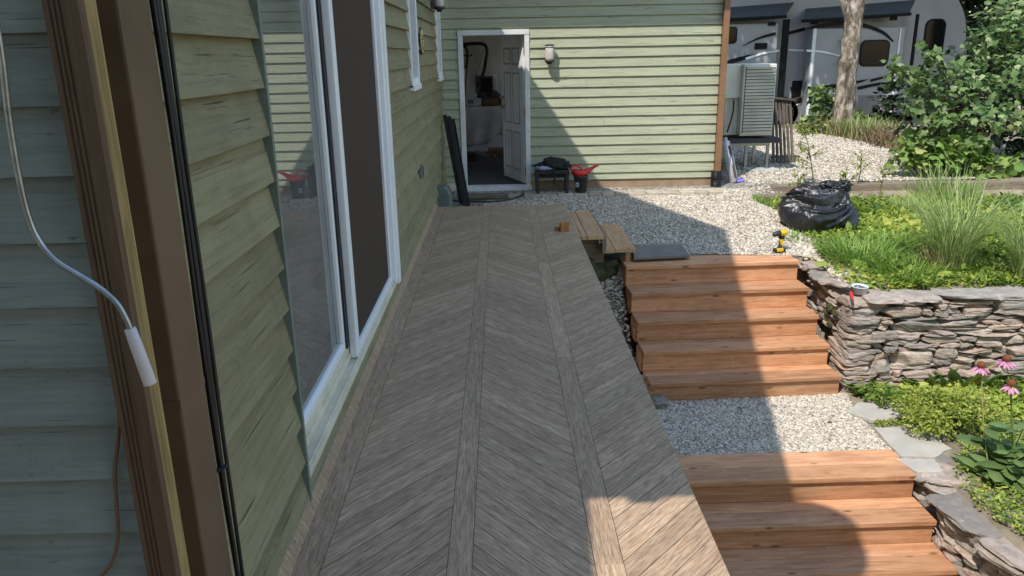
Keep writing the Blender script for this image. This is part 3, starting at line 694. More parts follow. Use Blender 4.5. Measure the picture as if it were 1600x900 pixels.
# small plank steps from the deck down to the gravel
ps = thing('plank_steps', 'two-level step of pale planks beside the deck end', 'steps', (1.05, 8.2, -.48))
def plank(x0, x1, y0, y1, z, m='pine', rot=0.0):
    b = MB(); b.box(((x0+x1)/2, (y0+y1)/2, z-.02), (x1-x0, y1-y0, .04), Rz(rot), along=1); o = b.build('plank', M[m], ps, bevel=.003)
    b = MB(); R = Rz(rot); c = np.array([(x0+x1)/2, (y0+y1)/2, z-.02])+R @ np.array([0, -(y1-y0)/2-.0015, 0]); b.box(c, (x1-x0-.004, .002, .036), R); b.build('cut_end', M['endgrain'], o)
plank(.735, .79, 7.56, 8.80, -.165); plank(.794, .85, 7.55, 8.80, -.165); plank(.856, 1.025, 7.55, 8.90, -.165)
plank(1.03, 1.155, 7.66, 8.75, -.338); plank(1.16, 1.375, 7.68, 9.0, -.338)
MB().box((1.04, 8.2, -.275), (.04, 1.15, .16), along=1).build('support', M['oldwood'], ps)
MB().box((1.30, 7.74, -.45), (.05, .05, .17), along=2).build('leg', M['pine'], ps)
for y in (8.3, 8.9): MB().box((1.30, y, -.43), (.05, .05, .13), along=2).build('leg', M['pine'], ps)
MB().box((.9, 7.75, -.34), (.3, .05, .30)).build('support', M['oldwood'], ps)
MB().box((1.022, 7.685, -.255), (.045, .01, .075)).build('end_block', M['brown'], ps)
b = MB(); b.box((1.005, 7.653, -.245), (.035, .002, .045)); tg = b.build('price_tag', M['paper'], ps)
b = MB()
for i in range(7): b.box((.996+.0035*i, 7.6515, -.238), (.0016 if i % 2 else .0022, .001, .02))
b.box((1.003, 7.6515, -.257), (.02, .001, .004)); b.build('barcode', M['black'], tg)
# two offcuts on the deck
a = on_z(880, 362, 0)
o1 = MB(); o1.box(a+[.012, .02, .042], (.085, .040, .084), Rz(.25), along=2); tag(o1.build('wood_block', M['block'], at=a, bevel=.002), 'upright orange wood offcut on the deck edge', 'wood block')
o2 = MB(); o2.box(a+[-.055, .035, .02], (.04, .04, .04), Rz(.25)); tag(o2.build('wood_block', M['block'], at=a+[-.055, .035, 0], bevel=.002), 'smaller low wood offcut behind the upright block on the deck', 'wood block')
# slate slab on the gravel
q = [on_z(*p, -.44)[:2] for p in ((1012, 364), (1050, 362), (1078, 400), (990, 404), (985, 372))]
b = MB(); b.prism(q, (0, 0, -.46), (1, 0, 0), (0, 1, 0), .032); tag(b.build('paving_slab', M['slate'], at=(1.75, 8.3, -.455), bevel=.006), 'dark square slab lying in shaded gravel above the steps', 'paving slab')

# ================================================================== DRY STONE WALLS
def cube_sphere(n):
    vs = {}; F = []
    def key(p): return tuple(np.round(p, 6))
    V = []
    for ax in range(3):
        for sg in (-1, 1):
            idx = {}
            for i in range(n+1):
                for j in range(n+1):
                    p = np.zeros(3); p[ax] = sg; p[(ax+1) % 3] = -1+2*i/n; p[(ax+2) % 3] = -1+2*j/n
                    k = key(p)
                    if k not in vs: vs[k] = len(V); V.append(p)
                    idx[i, j] = vs[k]
            for i in range(n):
                for j in range(n):
                    f = (idx[i, j], idx[i+1, j], idx[i+1, j+1], idx[i, j+1]); F.append(f if sg > 0 else f[::-1])
    return np.array(V), np.array(F)
CS, CF = cube_sphere(8)
def stone(mb, c, size, R=None, r=None, pw=None, rough=.10):
    pw = pw or random.uniform(5, 11)
    v = CS/((np.abs(CS)**pw).sum(1)**(1/pw))[:, None]
    for _ in range(9):                                     # chop faces: angular, broken outlines
        n = rand_dirs(1)[0]; n[2] *= .6; n /= np.linalg.norm(n); d = random.uniform(.86, 1.25); e = v @ n-d
        v = v-np.maximum(e, 0)[:, None]*n
    sd = random.uniform(0, 99)
    v = v*(1+rough*np.array([mnoise.noise((p[0]*1.6+sd, p[1]*1.6, p[2]*1.6)) for p in v]))[:, None]
    v = v*(np.array(size)/2)
    v[:, 2] += min(size[2], .05)*.16*np.array([mnoise.noise((p[0]*9+sd, p[1]*9, 3)) for p in v])
    if R is not None: v = v @ np.asarray(R).T
    v = v+rng.normal(0, min(.0018, size[2]*.03), v.shape)
    mb.add(v+np.asarray(c, float), CF, None, random.random() if r is None else r, False)
def wallface(mb, o, u, n, L, H, depth=.28, zt=None):
    """skyline packing of stones on the face o + s*u, height H, n outward"""
    o = np.asarray(o, float); u = np.asarray(u, float); n = np.asarray(n, float); R = np.stack([u, -n, [0, 0, 1]], 1)
    if np.linalg.det(R) < 0: R[:, 1] *= -1
    ds = .02; K = int(L/ds); hgt = np.zeros(K)
    while True:
        k = int(np.argmin(hgt)); h0 = hgt[k]
        if h0 >= H-.025: break
        e = k
        while e < K and hgt[e] <= h0+.004: e += 1
        span = (e-k)*ds; typ = random.random()
        if typ < .58: q = random.choice([2, 2, 3, 3, 4]); ww = random.uniform(.12, .52)
        elif typ < .86: q = random.choice([4, 5, 6]); ww = random.uniform(.14, .42)
        else: q = random.choice([8, 9, 10, 11]); ww = random.uniform(.24, .48)
        hh = q*.0125
        if span < .12: hh = min(hh, .0375)
        if random.random() < .45:                           # level up with the neighbour
            nb = [hgt[j] for j in (k-1, e) if 0 <= j < K and .02 < hgt[j]-h0 < .14]
            if nb: hh = min(nb)-h0
        hh = min(hh, max(.025, H-h0)); ww = min(ww, span)
        if span-ww < .08: ww = span
        m = min(max(1, int(round(ww/ds))), e-k); ww = m*ds
        side = random.random() < .5; k0 = k if side else e-m
        s_ = k0*ds+ww/2; out = random.uniform(-.020, .022)
        c = o+u*s_+n*(out-depth/2)+np.array([0, 0, h0+hh/2])
        stone(mb, c, (ww*1.03+.004, depth, hh*1.06+.003), R @ Ry(random.uniform(-.035, .035)) @ Rz(random.uniform(-.06, .06)), None, random.uniform(3.5, 6) if hh > .09 else random.uniform(7, 14), .04)
        hgt[k0:k0+m] = h0+hh
def caps(mb, pts, z, wd=.36, th=.05, lo=.28, hi=.55):
    P = np.asarray(pts, float); seg = np.linalg.norm(np.diff(P, axis=0), axis=1); cum = np.concatenate([[0], np.cumsum(seg)]); s_ = 0
    while s_ < cum[-1]-.1:
        L = random.uniform(lo, hi); mid = min(s_+L/2, cum[-1]); i = min(np.searchsorted(cum, mid, 'right')-1, len(seg)-1); i = max(i, 0)
        d = (P[i+1]-P[i])/seg[i]; p = P[i]+d*(mid-cum[i]); zz = z(p) if callable(z) else z
        R = np.array([[d[0], -d[1], 0], [d[1], d[0], 0], [0, 0, 1.0]]) @ Rz(random.uniform(-.12, .12)) @ Rx(random.uniform(-.05, .05))
        stone(mb, (p[0], p[1], zz+random.uniform(-.008, .012)), (L*1.05, wd*random.uniform(.8, 1.1), th*random.uniform(.75, 1.25)), R, random.choice([.05, .15, .2, .62, .7, .75]), 10); s_ += L*.97
rw = MB()
WT = -.60
wallface(rw, (3.17, 6.58, -1.56), (1, 0, 0), (0, -1, 0), 4.3, .94, .3)
wallface(rw, (3.165, 7.75, -1.0), (0, -1, 0), (-1, 0, 0), 1.17, .40, .26)
wallface(rw, (3.165, 7.0, -1.56), (0, -1, 0), (-1, 0, 0), .43, .57, .26)
caps(rw, [(3.30, 6.70), (7.4, 6.75)], WT+.0, .38, .042, .25, .62)
caps(rw, [(3.28, 7.72), (3.26, 6.95)], lambda p: WT+.02+(p[1]-6.9)*.05, .34, .045, .2, .34)
for k in range(26):
    stone(rw, (random.uniform(3.12, 3.62), random.uniform(6.85, 7.7), -.575+random.uniform(0, .03)), (random.uniform(.09, .26), random.uniform(.08, .2), .035), Rz(random.uniform(0, 3)), None)
retw = rw.build('retaining_wall', M['stone'], at=(3.2, 6.6, -1.53)); tag(retw, 'dry-laid stone retaining wall right of the upper steps, holding up the grassy bed', 'stone wall')
b = MB(); 
for p in ((3.135, 6.98, -.78), (3.14, 7.05, -.86), (3.135, 6.85, -.80), (3.14, 6.95, -.95)):
    stone(b, p, (.04, .09, .06), None, None, 2.3, .35)
b.build('moss_patch', M['moss'], retw)
lw = MB()
pl = np.array([(3.13, 5.25), (3.16, 4.95), (3.10, 4.70), (3.16, 4.4), (3.25, 4.1), (3.36, 3.7)])
for i in range(len(pl)-1):
    d = pl[i+1]-pl[i]; L = np.linalg.norm(d); d /= L
    wallface(lw, (*pl[i], -2.45), (d[0], d[1], 0), (d[1], -d[0], 0), L+.02, .90 if i else .92, .26)
caps(lw, pl+[.15, 0], -1.545, .40, .045, .3, .55); caps(lw, pl[2:]+[.42, .0], -1.53, .36, .04, .3, .5); caps(lw, pl[3:]+[.05, -.02], -1.59, .3, .04, .3, .5)
for k in range(18): stone(lw, (random.uniform(3.12, 3.4), random.uniform(5.0, 5.4), -1.51), (random.uniform(.1, .26), random.uniform(.08, .2), .03), Rz(random.uniform(0, 3)), None)
lww = lw.build('stone_wall', M['stone'], at=(3.2, 4.6, -2.4)); tag(lww, 'low dry stone wall with flat capstones beside the lower steps', 'stone wall')
b = MB()
for p in ((3.14, 4.62, -1.57), (3.2, 4.45, -1.60), (3.25, 4.33, -1.58), (3.28, 4.2, -1.62)): stone(b, p, (.07, .09, .03), None, None, 2.3, .35)
b.build('moss_patch', M['moss'], lww)
# flagstones
def flag(pts, label, z=-1.5, m='flag'):
    q = [on_z(*p, z) for p in pts]; c = np.mean(q, 0); pp = []
    for i in range(len(q)):
        a_, b_ = q[i], q[(i+1) % len(q)]
        for t_ in np.linspace(0, 1, 5, endpoint=False): pp.append((a_+(b_-a_)*t_)[:2]+rng.normal(size=2)*.007)
    b = MB(); b.prism(pp, (0, 0, z-.04), (1, 0, 0), (0, 1, 0), .04); tag(b.build('flagstone', M[m], at=(c[0], c[1], z-.04), bevel=.006), label, 'flagstone')
flag([(1322, 642), (1345, 628), (1405, 626), (1441, 655), (1362, 656)], 'grey flagstone nearest the foot of the retaining wall', -1.482)
flag([(1366, 668), (1440, 664), (1484, 700), (1462, 714), (1408, 712)], 'larger grey flagstone between the mossy strip and the lower wall', -1.48)
flag([(1400, 716), (1460, 716), (1475, 735), (1432, 738)], 'small worn flagstone at the top of the lower stone wall', -1.484)
# timbers edging the raised gravel
tb = MB(); p0 = on_z(1206, 308, -.33); 
tb.bar((3.62, 10.22, -.235), (10.5, 10.12, -.235), .16, .19); tag(tb.build('landscape_timber', M['oldwood'], at=(3.7, 10.2, -.33), bevel=.008), 'long weathered timber edging the raised gravel behind the bag', 'timber')
tb = MB(); tb.bar((3.28, 9.98, -.29), (3.95, 10.02, -.29), .13, .13); tag(tb.build('landscape_timber', M['oldwood'], at=(3.3, 9.98, -.35), bevel=.008), 'short low timber in front of the long timber end', 'timber')
# rubble between deck and steps
def rock(px, py, z, s_, lab, mat='stone', r=None, flat=.6):
    c = on_z(px, py, z); b = MB(); stone(b, c+[0, 0, s_*flat*.3], (s_, s_*.8, s_*flat), Rz(random.uniform(0, 3)), r, 2.6, .2)
    tag(b.build('rock', M[mat], at=c), lab, 'rock')
for i, (px, py, z, s_, r, lab) in enumerate([(998, 572, -1.40, .17, .62, 'pinkish rounded rock between deck and steps'), (1008, 597, -1.42, .12, .9, 'pale small rock below the pinkish rock beside the steps'), (995, 555, -1.36, .10, .0, 'dark blue grey rock above the pinkish rock'),
        (968, 462, -.95, .13, .95, 'light rock under the leafy weeds beside the steps'), (975, 470, -1.0, .10, .3, 'brown rock beside the light rock by the steps'), (1030, 632, -1.5, .20, .05, 'flat dark stone at the foot of the upper steps'), (1012, 612, -1.45, .11, .5, 'brown stone wedged at the deck side of the lowest riser')]):
    rock(px, py, z, s_, lab, r=r, flat=.45 if i == 5 else .7)
c = on_z(944, 420, -.72); b = MB(); b.box(c+[0, 0, .03], (.20, .08, .06), Rz(.06)); tag(b.build('brick', M['flag'], at=c, bevel=.004), 'grey brick lying under the plank steps', 'brick')
c = np.array([.95, 7.9, -.62]); b = MB(); stone(b, c, (.55, .5, .3), None, .1, 3, .25); stone(b, c+[-.12, -.15, .1], (.3, .25, .2), None, .1, 3, .3); tag(b.build('mossy_rock', M['moss'], at=c), 'mossy boulder darkened for the shade beneath the plank steps', 'rock')

# ================================================================== THINGS ON AND ALONG THE HOUSE
# bundle of black cables beside the near downspout
cb = thing('cable_bundle', 'bundle of black cables running down beside the brown downspout', 'cables', (-.73, 1.66, 0))
for k in range(5):
    pts = []
    for z in np.linspace(2.6, -.2, 26):
        sp = .008+.030*abs(math.sin((z-.75)*1.5))*(k/4)**2
        pts.append((-.690-.004*(k % 2)+.003*math.sin(z*5+k), 1.645+sp+k*.007+.006*math.sin(z*2.3+k*1.3), z))
    MB().tube(bez(pts, 2), .0052, 8).build('cable', M['black'], cb)
MB().box((-.69, 1.654, .66), (.02, .03, .005)).build('cable_tie', M['blackmat'], cb)
# awning crank rod
ck = thing('awning_crank', 'bent steel crank rod with white plastic handle hanging by the corner board', 'crank', tuple(on_y(0, 90, 1.25)))
cp = [on_y(*p, 1.25) for p in ((-40, -160), (-12, 0), (3, 90), (14, 185), (30, 280), (45, 340), (62, 378), (85, 405), (120, 428), (155, 450), (182, 474), (198, 500), (206, 520))]
cp = [cp[0]+[-.04, -.02, 3.05-cp[0][2]], cp[0]+[-.015, -.01, .5]]+cp
MB().tube(bez(cp, 6), .0052, 10).build('rod', M['steel'], ck)
a, b_ = on_y(203, 513, 1.25), on_y(235, 600, 1.25); d = b_-a
MB().tube([a, a+d*.01, a+d*.3, a+d*.99, b_], [.0085, .0095, .0105, .0112, .0105], 16).build('handle', M['grip'], ck)
# dark cord on the front wall
pts = [on_y(*p, 1.366) for p in ((186, 610), (186, 660), (183, 700), (179, 740), (182, 790), (184, 840), (176, 875), (160, 897), (130, 925))]
tag(MB().tube(bez(pts, 5), .0042, 7).build('cord', M['dkbrown'], at=pts[0]), 'dark frayed cord dangling against the shaded front siding', 'cord')
# lamps
def wall_lamp(c, R, label, up=.23):
    t_ = thing('wall_lamp', label, 'wall lamp', tuple(c)); L = lambda p: np.asarray(c)+R @ np.asarray(p, float)
    MB().box(L((0, .012, 0)), (.10, .024, .20), R).build('back_plate', M['char'], t_, bevel=.004)
    MB().lathe([(.053, -.085), (.056, -.07), (.056, .085), (.05, .095)], L((0, .085, 0)), R, 20).build('shade', M['amber'], t_)
    MB().lathe([(.03, -.135), (.03, -.115), (.06, -.112), (.063, -.082)], L((0, .085, 0)), R, 20).build('cap', M['char'], t_)
    MB().lathe([(.06, .092), (.06, .102), (.02, .110)], L((0, .085, 0)), R, 20).build('cap', M['char'], t_)
    MB().lathe([(.0575, .066), (.0585, .068), (.0585, .074), (.0575, .076)], L((0, .085, 0)), R, 20).build('band', M['char'], t_)
    return t_
Rg = np.diag([1.0, -1.0, 1.0]) @ np.diag([-1.0, 1, 1])           # local y points out of the garage wall
Rs = np.array([[0, 1.0, 0], [-1.0, 0, 0], [0, 0, 1]])            # local y points out of the side wall
wall_lamp(on_y(858, 83, GY-.02), Rg, 'cylindrical wall lamp on the sunlit garage siding right of the door')
wall_lamp(np.array([-.735, 9.15, 2.21]), Rs, 'cylindrical wall lamp high on the shaded side wall between the windows')
# oval plaque with an embossed face-like emblem
pc = on_x(658, 64, -.735); pq = thing('plaque', 'oval yellow plaque with dark border on the side wall beside the window', 'plaque', tuple(pc))
def ell(a, b, n=28): return [(a*math.cos(q), b*math.sin(q)) for q in np.linspace(0, 2*math.pi, n, endpoint=False)]
MB().prism(ell(.165, .125), pc+[-.004, 0, 0], (0, 1, 0), (0, 0, 1), .012).build('border', M['char'], pq)
MB().prism(ell(.148, .108), pc+[.008, 0, 0], (0, 1, 0), (0, 0, 1), .005).build('face', M['plaque'], pq, bevel=.002)
m = MB(); q = pc+[.0145, 0, 0]; m.box(q+[0, 0, .012], (.003, .20, .012)); m.box(q+[0, 0, -.012], (.003, .15, .008))
for sg in (-1, 1): m.bar(q+[0, 0, -.02], q+[0, sg*.05, -.085], .012, .003, (1, 0, 0)); m.bar(q+[0, sg*.03, .025], q+[0, sg*.09, .05], .01, .003, (1, 0, 0))
m.box(q+[0, 0, .055], (.003, .07, .008)); m.box(q+[0, 0, -.06], (.003, .035, .03)); m.build('emblem', M['char'], pq)
oc = on_x(657, 268, -.735); ot = thing('outdoor_outlet', 'small grey outlet cover low on the side wall', 'outlet', tuple(oc))
MB().box(oc+[.006, 0, 0], (.035, .075, .12)).build('cover', M['greygreen'], ot, bevel=.006); MB().box(oc+[.026, 0, .0], (.006, .05, .09)).build('flap', M['char'], ot, bevel=.002)
# grey-green vent hood past the end of the deck
hc = on_y(693, 309, 8.95); hx = [(-.1, -.22), (.1, -.22), (.1, .04), (.075, .10), (.03, .13), (-.03, .13), (-.1, .13)]
hb = thing('utility_box', 'rounded grey-green box against the wall past the deck end', 'box', (hc[0], 9.0, hc[2]-.2))
MB().prism([(a_*1.0, b_) for a_, b_ in hx], (hc[0]-.02, 9.08, hc[2]), (1, 0, 0), (0, 0, 1), .2).build('housing', M['greygreen'], hb, bevel=.012)
MB().prism([(a_*1.1+.004, b_*1.08) for a_, b_ in hx], (hc[0]-.02, 9.13, hc[2]), (1, 0, 0), (0, 0, 1), .04).build('back_flange', M['foundation'], hb)
# dark gutter lengths leaning in the corner
a0, a1 = on_z(727, 322, -.19), on_y(699, 183, 9.95)
for k, lab in enumerate(('charcoal gutter length leaning in the corner, nearer to the door', 'charcoal gutter length leaning in the corner, tight against the wall')):
    p, q = a0+[-.05*k, .10*k, 0], a1+[-.035*k+.03*(1-k), .05*k, -.02+.03*k]; gt = thing('gutter_length', lab, 'gutter', tuple(p), 'gutter lengths in the corner')
    d = (q-p)/np.linalg.norm(q-p)
    MB().bar(p, q, .075, .012, (1, -.5, 0)).build('web', M['char'], gt, bevel=.002)
    sd = np.cross((1, -.5, 0), d); sd /= np.linalg.norm(sd); up_ = np.cross(d, sd)
    for sg in (-1, 1): MB().bar(p+sd*sg*.04+up_*.02, q+sd*sg*.04+up_*.02, .008, .055, (1, -.5, 0)).build('flange', M['char'], gt)
# door mat board and black hose by the threshold
c = on_z(768, 309, -.165); dm = MB(); dm.box((-.22, 10.0, -.165), (.62, .22, .035)); tag(dm.build('wooden_board', M['oldwood'], at=(-.22, 10.0, -.185), bevel=.005), 'weathered board lying in front of the door sill', 'board')
pts = [on_z(*p, -.155) for p in ((690, 312), (730, 315), (770, 315), (800, 311), (815, 305), (818, 299))]
tag(MB().tube(bez(pts, 6), .011, 8).build('hose', M['black'], at=pts[0]), 'thin black hose curving round the board by the door', 'hose')
# black folding bench with clothes
bx0, bx1, by = on_y(836, 290, 10.14)[0], on_y(889, 290, 10.14)[0], 10.14; bt = on_y(860, 265, 10.14)[2]
bn = thing('folding_bench', 'low black plastic bench with clothes on it beside the door', 'bench', ((bx0+bx1)/2, by, -.17))
MB().box(((bx0+bx1)/2, by, bt-.02), (bx1-bx0, .24, .045)).build('bench_top', M['blackmat'], bn, bevel=.008)
for x in (bx0+.02, bx1-.03):
    for y in (by-.1, by+.1): MB().bar((x, y, bt-.04), (x+(.015 if x < .6 else -.01), y*1.0, -.168), .045, .03, (0, 1, 0)).build('leg', M['blackmat'], bn, bevel=.004)
MB().box(((bx0+bx1)/2, by+.02, bt-.075), (bx1-bx0-.06, .02, .07)).build('rail', M['blackmat'], bn)
def lump(mb, c, s_, amp=.35, f=2.2, n=5, sm=True, seed=None):
    sd = random.uniform(0, 50) if seed is None else seed; v = BALL.copy()
    q = np.array([mnoise.noise((p[0]*f+sd, p[1]*f, p[2]*f))+.5*mnoise.noise((p[0]*f*2.5, p[1]*f*2.5+sd, p[2]*f*2.5)) for p in v])
    v = v*(1+amp*q)[:, None]; v[:, 2] = np.maximum(v[:, 2], -.55); mb.add(v*np.array(s_)+np.asarray(c), BALLF, None, None, sm)
_b = cube_sphere(10); BALL = _b[0]/np.linalg.norm(_b[0], axis=1)[:, None]; BALLF = _b[1]
cl = thing('clothes_heap', 'heap of black clothing and pale denim on the black bench', 'clothes', (.65, by, bt+.01))
mb = MB()
lump(mb, (bx0+.25, by, bt+.07), (.17, .11, .085)); lump(mb, (bx0+.36, by+.02, bt+.05), (.12, .1, .06)); lump(mb, (bx0+.12, by, bt+.04), (.12, .1, .05)); mb.build('jacket', M['cloth'], cl)
mb = MB(); lump(mb, (bx0+.10, by-.07, bt+.03), (.13, .07, .03)); mb.build('denim', M['jeans'], cl)
MB().tube(bez([(bx0+.24, by-.12, bt+.06), (bx0+.25, by-.135, bt-.05), (bx0+.245, by-.13, bt-.17)], 6), [.014]*12+[.014], 6).build('strap', M['cloth'], cl)
# bucket with red watering scoop
qb = on_z(905, 296, -.165); qb = np.array([qb[0], 10.12, -.165]); bk = thing('bucket', 'dark grey bucket standing against the foundation by the black bench', 'bucket', tuple(qb))
MB().lathe([(.072, 0), (.095, .205), (.102, .205), (.102, .22), (.088, .22), (.07, .02), (.0, .02)], qb, None, 24).build('shell', M['pail'], bk)
MB().box(qb+[-.055, -.068, .11], (.045, .004, .06), Rz(-.6)).build('label_sticker', M['paper'], bk)
b = MB(); b.box(qb+[-.055, -.0712, .11], (.016, .002, .022), Rz(-.6)); b.build('label_mark', M['black'], bk)
rs = thing('funnel_scoop', 'red plastic scoop with a long spout lying in the grey bucket', 'scoop', tuple(qb+[0, 0, .22]))
mb = MB(); N = 20
rings = []
for t_, (cx_, cz_, ry, rz) in enumerate([(-.13, .27, .008, .01), (-.11, .27, .05, .04), (-.04, .25, .085, .055), (.04, .255, .075, .05), (.11, .29, .045, .035), (.18, .335, .03, .022), (.235, .355, .028, .012)]):
    rings.append([qb+np.array([cx_, ry*math.cos(a_), cz_+rz*math.sin(a_)]) for a_ in np.linspace(0, 2*math.pi, N, endpoint=False)])
mb.add(np.concatenate(rings), [(i*N+j, i*N+(j+1) % N, (i+1)*N+(j+1) % N, (i+1)*N+j) for i in range(6) for j in range(N)]+[tuple(range(N))], None, None, True)
mb.build('scoop_body', M['red'], rs)
MB().tube(bez([qb+[-.12, 0, .27], qb+[-.13, 0, .33], qb+[-.06, 0, .36], qb+[.02, 0, .30]], 5), .013, 8).build('handle', M['red'], rs)

# ================================================================== INSIDE THE GARAGE
def iy(px, py, y): return on_y(px, py, y)
yb = 13.6; bl, br_ = iy(712, 167, yb)[0], iy(800, 167, yb)[0]; zt = iy(750, 167, yb)[2]
wb = thing('workbench', 'cluttered workbench inside the garage covered by a pale sheet', 'workbench', ((bl+br_)/2, yb, -.13))
MB().box(((bl+br_)/2, yb+.3, zt-.03), (br_-bl+.5, .7, .05)).build('bench_top', M['pinkbrown'], wb)
for x in (bl, br_+.15): MB().box((x, yb+.1, zt/2-.1), (.08, .08, zt+.12)).build('leg', M['pinkbrown'], wb)
mb = MB(); n = 26; m_ = 12; v = []
for j in range(m_+1):
    for i in range(n+1):
        s_ = i/n; t_ = j/m_; drop = (zt-iy(750, 222+8*math.sin(s_*7)+3*math.sin(s_*17), yb)[2])
        v.append((bl+.02+(br_-bl+.12)*s_, yb-.07-.03*math.sin(s_*23+t_*2)*t_-.05*t_, zt+.01-drop*t_))
mb.add(np.array(v), [(j*(n+1)+i, j*(n+1)+i+1, (j+1)*(n+1)+i+1, (j+1)*(n+1)+i) for j in range(m_) for i in range(n)], None, None, True)
o = mb.build('dust_sheet', M['tarp'], at=(bl, yb, zt)); tag(o, 'pale crumpled sheet hanging over the front of the garage workbench', 'sheet')
so_ = o.modifiers.new('solidify', 'SOLIDIFY'); so_.thickness = .006
def ibox(nm, px0, py0, px1, py1, y, mat, label, cat, dp=.15, bev=.004, rot=0, part=None):
    a_, c_ = iy(px0, py1, y), iy(px1, py0, y); lo = np.minimum(a_, c_); hi = np.maximum(a_, c_); ctr = (lo+hi)/2+[0, dp/2, 0]
    t_ = thing(nm, label, cat, (ctr[0], ctr[1], lo[2]))
    MB().box(ctr, (hi[0]-lo[0], dp, hi[2]-lo[2]), Ry(rot)).build('body', M[mat], t_, bevel=bev)
    if part: part(t_, lo, hi, y)
    return t_
def faceplate(mat, nm, inset=.15):
    def f(t_, lo, hi, y):
        w_ = (hi-lo)*(1-inset*2); c_ = (lo+hi)/2; MB().box((c_[0], y-.004, c_[2]), (w_[0], .006, w_[2])).build(nm, M[mat], t_)
    return f
ibox('monitor', 750, 119, 770, 150, 13.75, 'clutter', 'dark square monitor standing on the garage workbench', 'monitor', .08, part=faceplate('darkglass', 'screen', .1))
ibox('power_tool_case', 743, 118, 750, 146, 13.8, 'greygreen', 'narrow green case beside the dark monitor', 'case', .2, part=faceplate('char', 'latch', .35))
ibox('picture_frame', 771, 116, 777, 148, 14.3, 'white', 'pale panel edge standing behind the dark monitor', 'panel', .03, part=faceplate('intwall', 'backing', .2))
ibox('toolbox', 752, 152, 783, 166, 13.62, 'clutter', 'dark reddish toolbox on the front of the workbench', 'toolbox', .25, part=faceplate('pinkbrown', 'drawer_front', .12))
ibox('plastic_bin', 725, 152, 746, 166, 13.62, 'clear', 'cloudy plastic bin at the left end of the workbench', 'bin', .2, part=faceplate('greygreen', 'bin_label', .3))
ibox('window_screen', 714, 107, 725, 168, 13.9, 'white', 'leaning white framed panel at the left of the garage', 'panel', .03, rot=.08, part=faceplate('char', 'screen_mesh', .12))
mb = MB(); 
for k in range(7): lump(mb, iy(768+random.uniform(-14, 14), 150+random.uniform(-6, 5), 13.8), (.10, .1, .08))
tag(mb.build('clutter_pile', M['clutter'], at=iy(768, 160, 13.8)), 'pile of dark odds and ends on the right of the workbench', 'clutter')
def loop(pts, r, lab):
    p = [iy(*q, 14.45) for q in pts]; tag(MB().tube(bez(p, 6), r, 8).build('hose', M['black'], at=p[0]), lab, 'hose')
loop([(716, 70), (728, 69), (745, 68), (757, 70), (761, 80), (759, 95), (756, 112), (750, 128)], .03, 'thick black hose looped along the top of the garage back wall')
loop([(720, 70), (729, 76), (730, 92), (728, 112), (726, 140), (724, 165)], .025, 'black hose hanging straight down the left of the garage back wall')
loop([(717, 74), (722, 84), (730, 88), (738, 86)], .012, 'thin black cable curled near the hose on the garage wall')
p = [iy(*q, 14.4) for q in ((756, 75), (748, 105), (742, 128))]; tag(MB().tube(bez(p, 5), .012, 7).build('pole', M['steel'], at=p[-1]), 'thin steel pole leaning on the garage back wall', 'pole')
ys_ = 12.2; st = thing('stool', 'brown wooden stool inside the garage near the open door', 'stool', (iy(775, 278, ys_)[0], ys_, -.13))
sx0, sx1, sz = iy(765, 235, ys_)[0], iy(792, 235, ys_)[0], iy(775, 236, ys_)[2]
MB().box(((sx0+sx1)/2, ys_+.15, sz), (sx1-sx0+.06, .34, .04)).build('seat', M['pinkbrown'], st, bevel=.006)
for x in (sx0+.02, sx1-.02):
    for y in (ys_+.02, ys_+.28): MB().bar((x, y, sz-.02), (x+(-.02 if x < (sx0+sx1)/2 else .02), y, -.128), .035, .035).build('leg', M['pinkbrown'], st)
MB().box(((sx0+sx1)/2, ys_+.02, sz*.35), (sx1-sx0, .02, .03)).build('stretcher', M['pinkbrown'], st)
mb = MB(); c = iy(756, 246, 12.6); n = 10; v = []
for j in range(5):
    for i in range(n+1): t_ = i/n; v.append((c[0]-.13+.32*t_, 12.55+.04*j+.05*t_, c[2]+.10-.20*t_+.08*t_*t_-(j-2)*.025))
mb.add(np.array(v), [(j*(n+1)+i, j*(n+1)+i+1, (j+1)*(n+1)+i+1, (j+1)*(n+1)+i) for j in range(4) for i in range(n)], None, None, True)
o = mb.build('paper_sheet', M['paper'], at=c); tag(o, 'curled white paper sheet beside the stool', 'paper'); o.modifiers.new('s', 'SOLIDIFY').thickness = .003
ibox('wood_offcut', 721, 226, 730, 240, 13.0, 'yellow', 'small yellowish offcut under the left of the workbench', 'wood', .1, rot=.2)
ibox('storage_crate', 718, 240, 745, 262, 13.1, 'clutter', 'low black crate under the left of the workbench', 'crate', .3, part=faceplate('char', 'crate_front', .08))
ibox('storage_shelf', 745, 258, 792, 262, 13.4, 'tarp', 'pale low shelf board under the workbench', 'shelf', .3)

# ================================================================== HEAT PUMP CORNER
HY = 11.45
hx0, hx1 = on_y(1160, 150, HY)[0], on_y(1211, 150, HY)[0]; hz0, hz1 = on_y(1185, 212, HY)[2], on_y(1185, 100, HY)[2]
hp = thing('heat_pump', 'tall beige louvred heat pump cabinet on a steel stand by the garage', 'heat pump', ((hx0+hx1)/2, HY+.4, hz0))
MB().box(((hx0+hx1)/2, HY+.36, (hz0+hz1)/2), (hx1-hx0, .70, hz1-hz0)).build('cabinet', M['hvac'], hp, bevel=.012)
MB().box((hx0-.16, HY+.42, hz1-.24), (.32, .6, .48)).build('side_housing', M['hvac'], hp, bevel=.008)
MB().box((hx0-.10, HY+.44, (hz0+hz1-.48)/2), (.20, .55, hz1-hz0-.48)).build('access_panel', M['hvac'], hp, bevel=.008)
MB().box(((hx0+hx1)/2+.005, HY+.006, (hz0+hz1)/2), (hx1-hx0-.05, .02, hz1-hz0-.08)).build('grille_shade_sheet', M['hvacin'], hp)  # dark sheet painting the shade between the louvres
